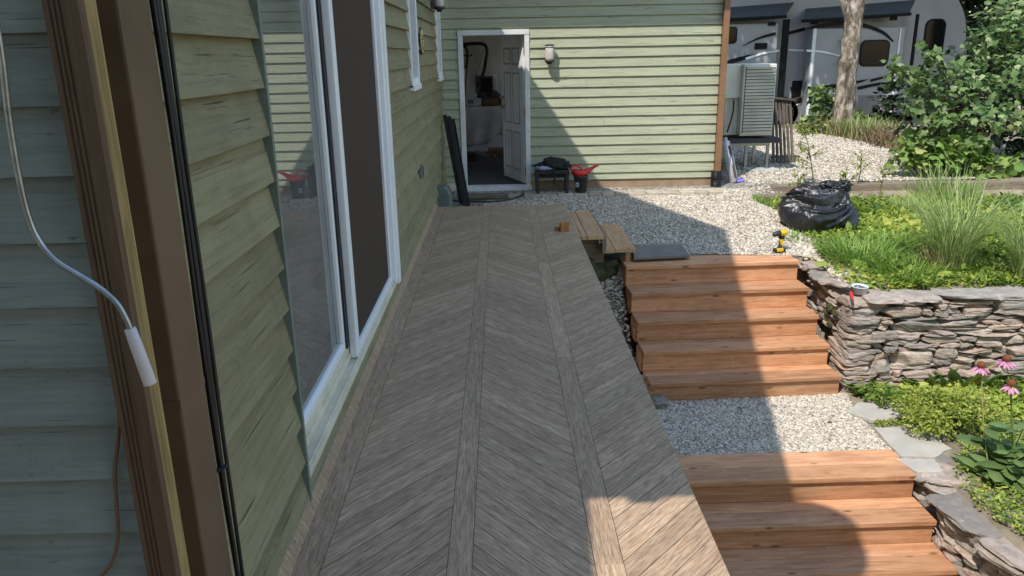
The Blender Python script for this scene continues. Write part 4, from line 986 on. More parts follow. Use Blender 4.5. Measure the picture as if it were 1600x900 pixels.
mb = MB(); nl = 21
for k in range(nl):
    z = hz0+.05+(hz1-hz0-.10)*k/(nl-1); mb.box(((hx0+hx1)/2+.005, HY-.010, z), (hx1-hx0-.06, .030, .007), Rx(-.75))
    mb.box(((hx0+hx1)/2+.005, HY-.006, z-.013), (hx1-hx0-.06, .004, .014))
mb.build('louvre', M['hvac'], hp)
MB().tube(bez([(hx0-.09, HY+.10, hz1-.50), (hx0-.10, HY+.09, hz1-.7), (hx0-.16, HY+.10, hz0+.05)], 6), .012, 8).build('cable', M['black'], hp)
hs = thing('steel_stand', 'galvanised stand of square tube under the heat pump', 'stand', ((hx0+hx1)/2, HY+.3, -.17))
for y in (HY+.02, HY+.6):
    MB().bar((hx0-.15, y, hz0-.13), (hx1-.02, y, hz0-.13), .04, .04).build('rail', M['steel'], hs)
for x, y in ((hx1-.05, HY+.0), (hx0+.14, HY+.1), (hx1-.05, HY+.62), (hx0-.12, HY+.62)): MB().bar((x, y, hz0-.15), (x, y, -.10), .04, .04).build('leg', M['steel'], hs)
MB().box(((hx0+hx1)/2, HY+.32, hz0-.075), (hx1-hx0+.25, .62, .07)).build('tray', M['char'], hs)
c = (hx1-.12, HY+.02, -.14); mb = MB(); mb.box(c, (.46, .30, .085)); tag(mb.build('concrete_block', M['concrete'], at=c, bevel=.008), 'pale concrete block carrying the steel stand', 'concrete block')
c = on_z(1168, 270, -.17); tag(MB().tube(bez([c+[-.07, 0, 0], c+[-.07, 0, .07], c+[.02, 0, .07], c+[.02, 0, 0]], 5), .01, 7).build('pipe_clip', M['steel'], at=c), 'small bent steel pipe end beneath the stand', 'pipe')
# slatted rack
rk = thing('slatted_panel', 'weathered slatted panel leaning upright behind the heat pump', 'panel', (4.5, 12.3, -.15))
ra, rb = on_y(1206, 152, 12.3), on_y(1234, 155, 12.3); rc = on_y(1245, 245, 12.0)
for k in range(6):
    t_ = k/5; p = ra+(rb-ra)*t_; q = np.array([p[0]+.03+.02*t_, 12.05, -.16]); MB().bar(q, p, .035, .03, (0, 1, 0)).build('slat', M['slat'], rk)
MB().bar(ra+[-.05, -.03, 0], rb+[.06, -.03, -.01], .07, .03, (0, 0, 1)).build('top_rail', M['slat'], rk)
MB().bar(np.array([ra[0]+.0, 12.10, -.02]), np.array([rb[0]+.16, 12.10, -.02]), .06, .03).build('bottom_rail', M['slat'], rk)
# shiny packaged tube leaning on the stand, blue cap
pa, pb = on_z(1147, 286, -.16), on_y(1133, 217, 10.75); pt = thing('packaged_roll', 'shiny pearly packaged roll leaning by the black corrugated pipe', 'package', tuple(pa))
d = pb-pa
MB().tube([pa, pa+d*.02, pa+d*.5, pa+d*.93, pa+d*.95], [.03, .062, .066, .060, .035], 10).build('wrapper', M['foil'], pt)
MB().tube([pa+d*.94, pa+d*1.03], [.03, .032], 12).build('end_cap', M['concrete'], pt)
MB().tube([pa+[.03, -.04, .02], pa+[.11, -.05, .035]], [.035, .045], 10).build('cap', M['blue'], pt)
sd = np.cross(d, (0, -1, 0)); sd /= np.linalg.norm(sd); MB().bar(pa+d*.12+[0, -.064, 0]+sd*.02, pa+d*.85+[0, -.062, 0]+sd*.02, .035, .006, (0, -1, 0)).build('label_stripe', M['clutter'], pt)
c = on_z(1128, 282, -.17); mb = MB(); stone(mb, c+[.05, 0, .04], (.14, .12, .09), None, .3, 2.6, .2); tag(mb.build('rock', M['stone'], at=c), 'grey rock at the foot of the shiny packaged roll', 'rock')

# ================================================================== CAMPER TRAILER
RY = 18.0
def rx(px, py, y=RY): q = on_y(px, py, y); return np.array([q[0], q[2]])
rv = thing('camper_trailer', 'big grey travel trailer with slide-outs and black swoosh stripes parked behind the trees', 'camper', (7, RY+1.2, 0))
xe = rx(1506, 80)[0]
prof = [(2.2, .14), (xe-.25, .10), (xe, .25), (xe, 1.75)]+[(xe-1.35+1.35*math.cos(a_), 1.75+1.35*math.sin(a_)) for a_ in np.linspace(.15, 1.5, 9)]+[(2.2, 3.12)]
mb = MB(); mb.prism(prof, (0, RY+2.5, 0), (1, 0, 0), (0, 0, 1), 2.5); mb.build('body', M['rv'], rv)
mb = MB(); mb.box(((2.2+xe)/2-.1, RY-.004, .26), (xe-2.3, .012, .30)); mb.build('skirt', M['rvlow'], rv)
mb = MB(); mb.box((xe+.05, RY+1.2, 1.0), (.10, 2.3, 1.6)); mb.build('front_cap', M['rvlow'], rv)
SLY = RY-.38
def slide(px0, px1, pz0, pz1, nm='slide_out'):
    a_, b2 = rx(px0, pz1, SLY), rx(px1, pz0, SLY)
    o = MB().box(((a_[0]+b2[0])/2, RY-.19, (a_[1]+b2[1])/2), (b2[0]-a_[0], .375, b2[1]-a_[1])).build(nm, M['rv'], rv, bevel=.02); return a_, b2, o
sa, sb, s_big = slide(1258, 1416, 42, 182)
ta, tb_, s_small = slide(1120, 1217, 36, 178)
def rbox(px0, pz0, px1, pz1, y, mat, nm, parent, th=.02, bev=0):
    a_, b2 = rx(px0, pz1, y), rx(px1, pz0, y); return MB().box(((a_[0]+b2[0])/2, y, (a_[1]+b2[1])/2), (b2[0]-a_[0], th, b2[1]-a_[1])).build(nm, M[mat], parent, bevel=bev, seg=3)
MB().box(((sa[0]+sb[0])/2, SLY-.004, sa[1]+.22), (sb[0]-sa[0]-.02, .012, .44)).build('skirt', M['rvlow'], s_big)
MB().box((sa[0]+.045, SLY-.010, (sa[1]+sb[1])/2), (.07, .014, sb[1]-sa[1])).build('trim', M['rvwhite'], s_big)
MB().box((sb[0]-.12, SLY-.010, (sa[1]+sb[1])/2), (.03, .012, sb[1]-sa[1]-.04)).build('trim', M['rvwhite'], s_big)
rbox(1213, 30, 1234, 172, RY-.30, 'rvblack', 'slide_seal', rv, .06)
rbox(1412, 22, 1436, 182, RY-.30, 'rvblack', 'slide_seal', rv, .06)
def rrect(x0, z0, x1, z1, r=.09, n=5):
    out = []
    for cx_, cz_, a0_ in ((x1-r, z1-r, 0), (x0+r, z1-r, 90), (x0+r, z0+r, 180), (x1-r, z0+r, 270)):
        for k in range(n+1): a_ = math.radians(a0_+90*k/n); out.append((cx_+r*math.cos(a_), cz_+r*math.sin(a_)))
    return out
def rwin(px0, pz0, px1, pz1, y, parent, r=.1, nm='window'):
    a_, b2 = rx(px0, pz1, y), rx(px1, pz0, y); fr_ = MB(); fr_.prism(rrect(a_[0]-.03, a_[1]-.03, b2[0]+.03, b2[1]+.03, r+.03), (0, y, 0), (1, 0, 0), (0, 0, 1), .02); o = fr_.build(nm, M['rvblack'], parent)
    MB().prism(rrect(a_[0], a_[1], b2[0], b2[1], r), (0, y-.02, 0), (1, 0, 0), (0, 0, 1), .008).build('pane', M['darkglass'], o)
rwin(1343, 64, 1389, 102, SLY, s_big); rwin(1441, 31, 1477, 91, RY, rv, .13); rwin(1132, 44, 1150, 66, SLY, s_small, .04)
rbox(1179, 67, 1199, 77, SLY-.01, 'rvblack', 'vent', s_small); rbox(1455, 134, 1470, 148, RY-.01, 'rvblack', 'outlet_cover', rv); rbox(1236, 126, 1253, 156, RY-.01, 'rvblack', 'battery_hatch', rv)
for px0, px1, y0, par in ((1266, 1278, 32, s_big), (1390, 1402, 26, s_big), (1200, 1212, 34, s_small)): rbox(px0, y0, px1, y0+6, SLY-.02, 'rvblack', 'marker_light', par, .03)
def awn(px0, pz0, px1, pz1, parent, dx=.35):
    a_, b2 = rx(px0, pz0, SLY-.1), rx(px1, pz1, SLY-.1)
    v = np.array([(a_[0], SLY-.1, a_[1]), (b2[0], SLY-.1, b2[1]), (b2[0]+dx, RY-.01, b2[1]+.30), (a_[0]+dx*.6, RY-.01, a_[1]+.26)]); v = np.vstack([v, v+[0, 0, .015]])
    MB().add(v, [(0, 1, 2, 3), (7, 6, 5, 4), (0, 4, 5, 1), (1, 5, 6, 2), (2, 6, 7, 3), (3, 7, 4, 0)]).build('slide_awning', M['awning'], parent)
    MB().tube([(a_[0]-.04, SLY-.11, a_[1]), (b2[0]+.04, SLY-.11, b2[1])], .035, 10).build('awning_roller', M['rvblack'], parent)
awn(1255, 33, 1420, 22, s_big); awn(1115, 32, 1226, 26, s_small)
def swoosh(pts, y, mat, parent, nm='stripe', th=.006):       # pts: (px, py, half-width px)
    P = bez([(p[0], p[1], p[2]) for p in pts], 8); T = np.gradient(P[:, :2], axis=0); T /= np.linalg.norm(T, axis=1)[:, None]; N_ = np.column_stack([-T[:, 1], T[:, 0]])
    up_ = [rx(*(p[:2]+n_*p[2]), y) for p, n_ in zip(P, N_)]; dn_ = [rx(*(p[:2]-n_*p[2]), y) for p, n_ in zip(P, N_)]
    n_ = len(P); v = np.array([(q[0], y, q[1]) for q in up_]+[(q[0], y, q[1]) for q in dn_]); v = np.vstack([v, v+[0, -th, 0]])
    F = []
    for i in range(n_-1): F += [(2*n_+i, 2*n_+i+1, 3*n_+i+1, 3*n_+i), (i, i+1, 2*n_+i+1, 2*n_+i), (n_+i, 3*n_+i, 3*n_+i+1, n_+i+1)]
    MB().add(v, F).build(nm, M[mat], parent)
swoosh([(1259, 45, 1), (1290, 39, 3), (1325, 36, 3.5), (1355, 41, 3), (1380, 51, 2.5), (1396, 65, 1)], SLY-.012, 'rvblack', s_big)
swoosh([(1160, 72, .3), (1185, 60, 1.5), (1212, 52, 2.2)], SLY-.012, 'rvblack', s_small); swoosh([(1232, 52, 2.5), (1258, 45, 2.5)], RY-.008, 'rvblack', rv)
swoosh([(1130, 100, 3), (1150, 94, 3.5), (1175, 87, 2), (1192, 84, .4)], SLY-.012, 'rvblack', s_small)
swoosh([(1165, 92, 2), (1190, 84, 1.6), (1217, 79, 1.2)], SLY-.014, 'rvwhite', s_small); swoosh([(1232, 78, 1.2), (1256, 79, 1.4)], RY-.008, 'rvwhite', rv); swoosh([(1260, 79, 1.6), (1285, 81, 1.6), (1315, 88, 1)], SLY-.014, 'rvwhite', s_big)
swoosh([(1262, 138, 3), (1300, 135, 3), (1340, 128, 2), (1356, 124, .4)], SLY-.012, 'rvblack', s_big); swoosh([(1340, 138, 2.5), (1375, 131, 2.2), (1398, 130, .5)], SLY-.012, 'rvblack', s_big); swoosh([(1360, 126, 2), (1385, 120, 1.5), (1398, 119, .4)], SLY-.013, 'rvblack', s_big)
swoosh([(1235, 140, 4), (1250, 138, 4), (1258, 137.5, 4)], RY-.012, 'rvblack', rv)
for px in (1247, 1222):
    wc = rx(px, 186); c = np.array([wc[0], RY+.02, .20]); Rw = np.stack([[1, 0, 0], [0, 0, 1], [0, -1, 0]], 1).astype(float)
    wh = MB().lathe([(.20, -.1), (.33, -.1), (.36, -.06), (.36, .06), (.33, .1), (.22, .10), (.20, .07)], c, Rw, 28).build('wheel', M['tyre'], rv)
    mb = MB(); mb.lathe([(.05, .06), (.05, .085), (.02, .09)], c, Rw, 16)
    for k in range(6): a_ = k*math.pi/3; mb.bar(c+Rw @ np.array([.04*math.cos(a_), .04*math.sin(a_), .08]), c+Rw @ np.array([.2*math.cos(a_), .2*math.sin(a_), .08]), .06, .02, (0, -1, 0))
    mb.lathe([(.19, .06), (.215, .06), (.215, .10), (.19, .10)], c, Rw, 28); mb.build('rim', M['rim'], wh)
MB().box((6.5, RY+1.2, .0), (8, .2, .2)).build('chassis', M['rvblack'], rv)

# ================================================================== SMALL THINGS OUTSIDE
# cordless drill standing on the top tread
dp = on_z(1217, 396, -.485); dr = thing('cordless_drill', 'yellow and black cordless drill standing on its battery on the top step', 'drill', tuple(dp))
Rd_ = Rz(.25); D = lambda x, y, z: dp+Rd_ @ np.array([x, y, z])
MB().box(D(0, 0, .030), (.115, .078, .05), Rd_).build('battery', M['blackmat'], dr, bevel=.008)
MB().box(D(-.012, -.030, .047), (.075, .028, .035), Rd_).build('battery_panel', M['yel'], dr, bevel=.006)
MB().tube([D(.0, 0, .05), D(.008, 0, .085), D(.018, 0, .14), D(.024, 0, .195)], [.030, .020, .020, .026], 12).build('handle', M['blackmat'], dr)
MB().box(D(.012, -.006, .125), (.028, .036, .06), Rd_ @ Ry(-.12)).build('grip_stripe', M['yel'], dr, bevel=.004)
MB().tube([D(.075, 0, .222), D(.065, 0, .224), D(.015, 0, .224), D(-.012, 0, .222)], [.022, .034, .036, .033], 16).build('motor_housing', M['yel'], dr)
MB().tube([D(-.008, 0, .222), D(-.03, 0, .22), D(-.058, 0, .217), D(-.085, 0, .212), D(-.095, 0, .211)], [.034, .034, .028, .021, .012], 16).build('chuck', M['blackmat'], dr)
MB().bar(D(-.014, 0, .185), D(-.010, 0, .165), .014, .014).build('trigger', M['black'], dr)
# plastic tub and red-handled snips on the wall top
tp = on_z(1342, 458, -.575); tu = thing('plastic_tub', 'cloudy round plastic tub on the retaining wall capstone', 'tub', tuple(tp))
MB().lathe([(.062, 0), (.078, .065), (.082, .066), (.082, .072), (.073, .072), (.058, .006), (0, .006)], tp, None, 24).build('shell', M['clear'], tu)
mb = MB()
for k in range(14): mb.box(tp+[random.uniform(-.04, .04), random.uniform(-.04, .04), .05+random.uniform(0, .015)], (.05, .006, .006), Rz(random.uniform(0, 3)))
mb.build('screws', M['steel'], tu)
sp = on_z(1329, 462, -.57); sn = thing('hand_tool', 'black hand tool with red handle beside the plastic tub', 'tool', tuple(sp))
a_, b2 = on_z(1332, 470, -.565), on_z(1329, 458, -.56)
MB().tube([a_+[0, 0, .012], (a_+b2)/2+[0, 0, .016], b2+[0, 0, .012]], [.008, .016, .012], 10).build('handle', M['red'], sn)
MB().box(b2+[-.005, .06, .015], (.06, .08, .03), Rz(.2)).build('head', M['blackmat'], sn, bevel=.006)
# a few dry leaves on gravel and steps
for px, py, z in ((1086, 688, -1.5), (992, 318, -.19), (1163, 372, -.40), (1150, 640, -1.5), (1290, 660, -1.5), (1100, 330, -.3), (1180, 345, -.35)):
    c = on_z(px, py, z); mb = MB(); LV = np.array([(0, 0, 0), (0, .5, .1), (0, 1, .02), (-.4, .45, .12), (.4, .45, .05)]); mb.inst(LV, np.array([(0, 4, 1), (4, 2, 1), (1, 2, 3), (0, 1, 3)]), c[None]+[0, 0, .022], frames(np.array([[random.uniform(-1, 1), random.uniform(-1, 1), .05]]), np.array([[0, 0, 1.]]), np.array([.06])))
    tag(mb.build('fallen_leaf', M['straw'], at=c), 'small dry brown leaf lying on the gravel', 'leaf', 'dry leaves on the gravel')
# rubbish bag
bc = np.array([3.70, 8.78, -.40]); sub = cube_sphere(60); BV = sub[0]/np.linalg.norm(sub[0], axis=1)[:, None]
v = BV.copy(); out = []
kn = Vector((.30, -.25, .92)).normalized(); e1 = kn.orthogonal().normalized(); e2 = kn.cross(e1)
def ridge(q): return 1-abs(2*mnoise.noise(q))
for p in v:
    q = Vector(p); th = math.acos(max(-1, min(1, q.dot(kn)))); ph = math.atan2(q.dot(e2), q.dot(e1))
    sw = ph+.9*th+.5*mnoise.noise(q*1.2)                      # folds swirl out from the twisted neck
    fold = ridge(Vector((math.cos(sw)*2.1, math.sin(sw)*2.1, th*.6))); fine = ridge(Vector((math.cos(sw)*6, math.sin(sw)*6, th*2.2+4)))**2
    cr = ridge(q*3.1+Vector((4, 4, 1)))**3
    k = .94+.24*mnoise.noise(q*1.3+Vector((3, 1, 7)))+math.sin(min(th, 2.2)/2.2*math.pi)*(.17*(fold-.6)+.03*(fine-.4))+.03*(cr-.3)
    sp_ = lambda a_: math.copysign(abs(a_)**.85, a_)
    w_ = np.array([sp_(p[0])*.42, p[1]*.36, sp_(p[2])*.31])*k
    if th < .5: w_ += np.array(kn)*.10*(1-th/.5)*(.6+ridge(q*9)*.8)
    if p[0] < -.5: w_[0] -= .10*(-p[0]-.5); w_[2] += .05*(-p[0]-.5)/.5
    w_[2] = max(w_[2], -.17+.01*mnoise.noise(q*4)); out.append(w_)
mb = MB(); mb.add(np.array(out)+bc+[0, 0, .16], sub[1], None, .5, True)
bag = mb.build('rubbish_bag', M['bag'], at=bc); tag(bag, 'glossy black crumpled rubbish bag lying at the edge of the grassy bed', 'rubbish bag')
mb = MB()                                                    # loose gathered neck of the bag
for k in range(16):
    a_ = random.uniform(0, 6.28); s_ = random.uniform(.02, .06); p = bc+np.array([.13+.08*math.cos(a_), -.09+.06*math.sin(a_), .47+random.uniform(-.02, .05)]); lump(mb, p, (s_*1.7, s_*1.2, s_*.9), .6, 2.5)
mb.build('bag_neck', M['bag'], bag)

# ================================================================== PLANTS
LEAF_V = np.array([(0, 0, 0), (0, .5, .06), (0, 1, -.08), (-.5, .42, -.03), (.5, .42, -.03), (-.34, .75, -.07), (.34, .75, -.07)])
LEAF_F = np.array([(0, 4, 1), (4, 6, 1), (6, 2, 1), (1, 2, 5), (1, 5, 3), (0, 1, 3)])
LOB_V = np.array([(0, 0, 0), (0, .45, .05), (0, 1, -.1), (-.5, .1, -.08), (-.55, .55, -.06), (-.25, .62, 0), (.25, .62, 0), (.55, .55, -.06), (.5, .1, -.08)])
LOB_F = np.array([(0, 8, 1), (8, 7, 1), (7, 6, 1), (6, 2, 1), (2, 5, 1), (5, 4, 1), (4, 3, 1), (3, 0, 1)])
def leafcloud(mb, clumps, size, width=.7, up=.9, base=(LEAF_V, LEAF_F), inner=.55, jit=.5, rlo=0, rhi=1):
    """clumps: (centre, radii, count); leaves spread through the volume, most near its skin"""
    for c, rd, n in clumps:
        d = rand_dirs(n); rad = rng.uniform(inner, 1.0, n)**.6; p = np.asarray(c)+d*rad[:, None]*np.asarray(rd)
        sc = size*rng.lognormal(0, .28, n); dirn = d+rng.normal(size=(n, 3))*jit+[0, 0, -.25]
        upv = np.tile([0, 0, up], (n, 1))+d*.5+rng.normal(size=(n, 3))*.45
        mb.inst(base[0], base[1], p, frames(dirn, upv, np.stack([sc*width, sc, sc], 1)), np.clip(rng.normal((rlo+rhi)/2, (rhi-rlo)*.28, n), 0, 1))
    return mb
def blades(mb, pts, h, lean, wd, seg=5, az=None, curl=1.6, zfun=None, r=None):
    n = len(pts); h = h*rng.uniform(.55, 1.1, n); az = rng.uniform(0, 2*math.pi, n) if az is None else az
    ln = lean*rng.uniform(.3, 1.2, n); t_ = np.linspace(0, 1, seg+1); z0 = gz(pts[:, 0], pts[:, 1]) if zfun is None else zfun
    dx, dy = np.cos(az), np.sin(az); V = []
    for k, t in enumerate(t_):
        out = ln*h*t**curl; zz = h*(t-.5*np.minimum(ln, 1.3)*.6*t**2.6); w_ = wd*(1-t**2.2)*.5+.0004
        c = np.column_stack([pts[:, 0]+dx*out, pts[:, 1]+dy*out, z0+zz]); s_ = np.column_stack([-dy*w_, dx*w_, np.zeros(n)])
        V += [c-s_, c+s_]
    V = np.stack(V, 1); k = 2*(seg+1); f = np.array([(2*i, 2*i+1, 2*i+3, 2*i+2) for i in range(seg)])
    F = (f[None]+(np.arange(n)*k)[:, None, None]).reshape(-1, 4)
    mb.add(V.reshape(-1, 3), F, None, np.repeat(rng.random(n) if r is None else r, k), True); return mb
BED = [on_z(*p, -.42)[:2] for p in ((1186, 322), (1232, 352), (1268, 372), (1290, 402), (1318, 428), (1358, 446), (1400, 462), (1600, 470), (1760, 470), (1760, 312), (1330, 316), (1225, 322))]
BED = [(p[0], min(p[1], 9.95)) for p in BED]
# low cover over the bed: lime sedum-like leaves and short grass
mb = MB(); p = pick(BED, 46000); dn_ = np.array([mnoise.noise((a*1.3, b*1.3, 2)) for a, b in p]); keep = rng.random(len(p)) < np.clip(.9+dn_*.8, .35, 1); p = p[keep]
n = len(p); hz = rng.uniform(.005, .07, n)+.03*np.clip(np.array([mnoise.noise((a*2.2, b*2.2, 7)) for a, b in p]), 0, 1); d = rand_dirs(n); d[:, 2] = np.abs(d[:, 2])*.6
rr = np.clip(.5+.75*np.array([mnoise.noise((a*1.1, b*1.1, 4)) for a, b in p])+rng.normal(0, .26, n), 0, 1)
sc = rng.lognormal(math.log(.036), .5, n)
mb.inst(LEAF_V, LEAF_F, np.column_stack([p, gz(p[:, 0], p[:, 1])+hz+.01]), frames(d, np.tile([0, 0, 1.], (n, 1))+rng.normal(size=(n, 3))*.5, np.stack([sc*.6, sc, sc], 1)), rr)
tag(mb.build('ground_cover', M['cover']), 'lime green low cover plants filling the raised bed', 'ground cover', None, 'stuff')
mb = MB(); p = pick(BED, 5200); keep = np.array([mnoise.noise((a*1.1, b*1.1, 11)) for a, b in p]) > -.12; blades(mb, p[keep], .13, .8, .008, 4)
tag(mb.build('short_grass', M['grassg']), 'short green grass mixed through the raised bed', 'grass', None, 'stuff')
p = pick(BED, 1500); mb = MB(); blades(mb, p, .12, 1.2, .006, 3); tag(mb.build('dead_grass', M['straw']), 'dead straw-coloured blades scattered through the raised bed', 'dead grass', None, 'stuff')
mb = MB(); q1 = pick([(BED[8][0]-.1, 6.95), (11, 6.95), (11, 9.95), (BED[9][0]-.1, 9.95)], 9000); blades(mb, q1, .16, .9, .014, 3)
q2 = pick([(5.6, 3.0), (10, 3.0), (10, 6.4), (5.4, 6.4)], 9000); blades(mb, q2, .16, .9, .014, 3)
tag(mb.build('rough_grass', M['grassg']), 'rough green grass growing past the right ends of both beds', 'grass', None, 'stuff')
# tufts of longer green grass
def tuft(name, px, py, z, n, rad, h, lean, wd, mat, label, cat='grass', seg=5, flat=(1, .8), curl=1.6, az0=None):
    c = on_z(px, py, z); c[2] = float(gz(c[0], c[1])); a_ = rng.uniform(0, 2*math.pi, n); r_ = rad*np.sqrt(rng.random(n)); pts = np.column_stack([c[0]+r_*np.cos(a_)*flat[0], c[1]+r_*np.sin(a_)*flat[1]])
    az = a_+rng.normal(0, .7, n); mb = MB(); blades(mb, pts, h, lean, wd, seg, az, curl); t_ = mb.build(name, M[mat], at=c); tag(t_, label, cat); return t_
tuft('grass_clump', 1345, 400, -.45, 700, .34, .26, 1.1, .010, 'grassg', 'bright green drooping grass clump just right of the rubbish bag', seg=5)
tuft('grass_clump', 1420, 425, -.5, 650, .36, .22, 1.1, .010, 'grassg', 'green low grass clump in the middle of the bed before the tall ornamental grass', seg=5)
tuft('grass_clump', 1385, 385, -.45, 420, .3, .20, 1.0, .009, 'grassg', 'smaller green grass clump behind the middle clump in the bed', seg=5)
tuft('grass_clump', 1440, 330, -.35, 350, .35, .26, .9, .009, 'grassp', 'yellowish grass clump in the back of the bed near the long timber', seg=5)
tuft('grass_clump', 1250, 372, -.42, 200, .22, .10, 1.0, .007, 'grassg', 'low grass fringe in front of the rubbish bag', seg=4)
tuft('grass_clump', 1198, 326, -.36, 240, .2, .12, .9, .008, 'grassg', 'small grass fringe at the left tip of the bed before the short timber', seg=4)
tuft('ornamental_grass', 1488, 412, -.48, 340, .20, .98, .80, .010, 'grassp', 'tall pale arching ornamental grass in the middle of the bed', 'ornamental grass', 7, (1, .8), 1.9)
tuft('ornamental_grass', 1618, 425, -.48, 320, .20, .95, .80, .010, 'grassp', 'second tall ornamental grass cut off by the right edge of the photo', 'ornamental grass', 7, (1, .8), 1.9)
tuft('straw_clump', 1470, 415, -.48, 170, .16, .30, .5, .008, 'straw', 'dry brown stalks at the foot of the tall ornamental grass', 'dry grass')
tuft('grass_clump', 1480, 290, -.12, 260, .45, .5, .5, .010, 'grassp', 'thin upright grass behind the long timber in front of the bush', seg=5)
# irises with broad blades
def broad(name, px, py, z, n, h, wd, label, mat='iris', rad=.25, lean=.6, cat='plant'):
    c = on_z(px, py, z); c[2] = float(gz(c[0], c[1])); mb = MB(); m_ = n
    a_ = rng.uniform(0, 2*math.pi, m_); r_ = rad*np.sqrt(rng.random(m_)); pts = np.column_stack([c[0]+r_*np.cos(a_)*1.5, c[1]+r_*np.sin(a_)*.6])
    az = a_+rng.normal(0, .5, m_); hh = h*rng.uniform(.6, 1.1, m_); V = []; tt = np.linspace(0, 1, 7)
    for t in tt:
        w_ = wd*(math.sin(math.pi*min(1, t*.92+.06))**.7)*.5; out = lean*hh*t**1.5*rng.uniform(.99, 1.01); zz = hh*(t-.25*lean*t**2.5)
        cc = np.column_stack([pts[:, 0]+np.cos(az)*out, pts[:, 1]+np.sin(az)*out, c[2]+zz]); s_ = np.column_stack([-np.sin(az)*w_, np.cos(az)*w_, np.zeros(m_)]); V += [cc-s_+[0, 0, w_*.3], cc, cc+s_+[0, 0, w_*.3]]
    V = np.stack(V, 1); k = 21; f = np.array([(3*i+j, 3*i+j+1, 3*i+j+4, 3*i+j+3) for i in range(6) for j in (0, 1)])
    mb.add(V.reshape(-1, 3), (f[None]+(np.arange(m_)*k)[:, None, None]).reshape(-1, 4), None, np.repeat(rng.random(m_), k), True)
    o = mb.build(name, M[mat], at=c); tag(o, label, cat); return o
broad('iris_plant', 1530, 458, -.56, 46, .30, .055, 'dark green broad-leaved plant at the front of the bed above the wall')
broad('iris_plant', 1590, 455, -.56, 26, .24, .05, 'smaller broad-leaved plant right of the dark green one above the wall', rad=.18)
broad('leafy_weed', 1432, 608, -1.5, 14, .24, .075, 'leafy weed with upright pale leaves against the foot of the retaining wall', 'leaflow', .07, .7, 'weed')
broad('leafy_weed', 1475, 604, -1.5, 10, .30, .075, 'tall upright pale-leaved weed right of the other weed by the wall foot', 'leaflow', .05, .5, 'weed')
broad('leafy_weed', 1350, 618, -1.52, 22, .14, .035, 'small star-shaped weed at the corner of wall and gravel landing', 'leaflow', .06, 1.1, 'weed')
# heart-leaved weeds in the gap beside the steps
for px, py, lab in ((968, 425, 'bright heart-leaved weed under the plank steps'), (972, 447, 'heart-leaved weed lower down beside the top riser'), (938, 440, 'pale small-leaved weed at the deck edge by the grey brick')):
    c = on_z(px, py, -.80); mb = MB(); n = 14; a_ = rng.uniform(0, 6.28, n); d = np.column_stack([np.cos(a_), np.sin(a_), rng.uniform(-.1, .5, n)])
    mb.inst(LOB_V, LOB_F, c+d*.03+[0, 0, .06], frames(d, np.tile([-.2, -.3, 1.], (n, 1))+rng.normal(size=(n, 3))*.2, np.full(n, .11 if 'heart' in lab else .06)*rng.uniform(.7, 1.1, n)), rng.random(n)*.6, True)
    tag(mb.build('heart_leaf_weed', M['leaf'], at=c), lab, 'weed')
# lower planting bed
LBED = [tuple(on_z(*p, -1.5)[:2]) for p in ((1448, 630), (1500, 606), (1640, 598), (1800, 640), (1800, 960), (1600, 850), (1520, 790), (1490, 745), (1500, 705), (1462, 666))]
mb = MB(); p = pick(LBED, 12000); n = len(p); keep = rng.random(n) < np.clip(.85+.9*np.array([mnoise.noise((a*2.3, b*2.3, 21)) for a, b in p]), .05, 1); p = p[keep]; n = len(p)
d = rand_dirs(n); d[:, 2] = np.abs(d[:, 2])*.6; sc = rng.lognormal(math.log(.030), .3, n)
mb.inst(LEAF_V, LEAF_F, np.column_stack([p, np.full(n, -1.49)+rng.uniform(0, .07, n)]), frames(d, np.tile([0, 0, 1.], (n, 1))+rng.normal(size=(n, 3))*.5, np.stack([sc*.55, sc, sc], 1)))
p = pick([tuple(on_z(*q, -1.5)[:2]) for q in ((1366, 657), (1440, 655), (1446, 664), (1368, 667))], 500)
mb.inst(LEAF_V, LEAF_F, np.column_stack([p, np.full(500, -1.5)+rng.uniform(0, .025, 500)]), frames(rand_dirs(500), np.tile([0, 0, 1.], (500, 1)), np.full(500, .016)))
tag(mb.build('ground_cover', M['cover']), 'lime green creeping cover in the lower bed around the shrub and flagstones', 'ground cover', None, 'stuff')
# rounded small-leaved shrub
c = on_z(1500, 692, -1.5); c = np.array([c[0]+.05, c[1]+.22, -1.5]); sh = thing('shrub', 'low rounded yellow-green small-leaved shrub beside the flagstones', 'shrub', tuple(c))
mb = MB(); cl_ = []
for k in range(30):
    a_ = random.uniform(0, 6.28); r_ = math.sqrt(random.random())*.34; hh = .30*math.sqrt(max(.05, 1-(r_/.42)**2)); cl_.append(((c[0]+r_*math.cos(a_)*1.15, c[1]+r_*math.sin(a_), c[2]+hh*.8), (.11, .11, .09), 230))
leafcloud(mb, cl_, .026, .6, 1.0, inner=.3); mb.build('foliage', M['box'], sh)
mb = MB()
for k in range(14): a_ = random.uniform(0, 6.28); mb.tube([c, c+[.12*math.cos(a_), .12*math.sin(a_), .15], c+[.3*math.cos(a_), .27*math.sin(a_), .24]], [.008, .006, .003], 5)
mb.build('stems', M['twig'], sh)
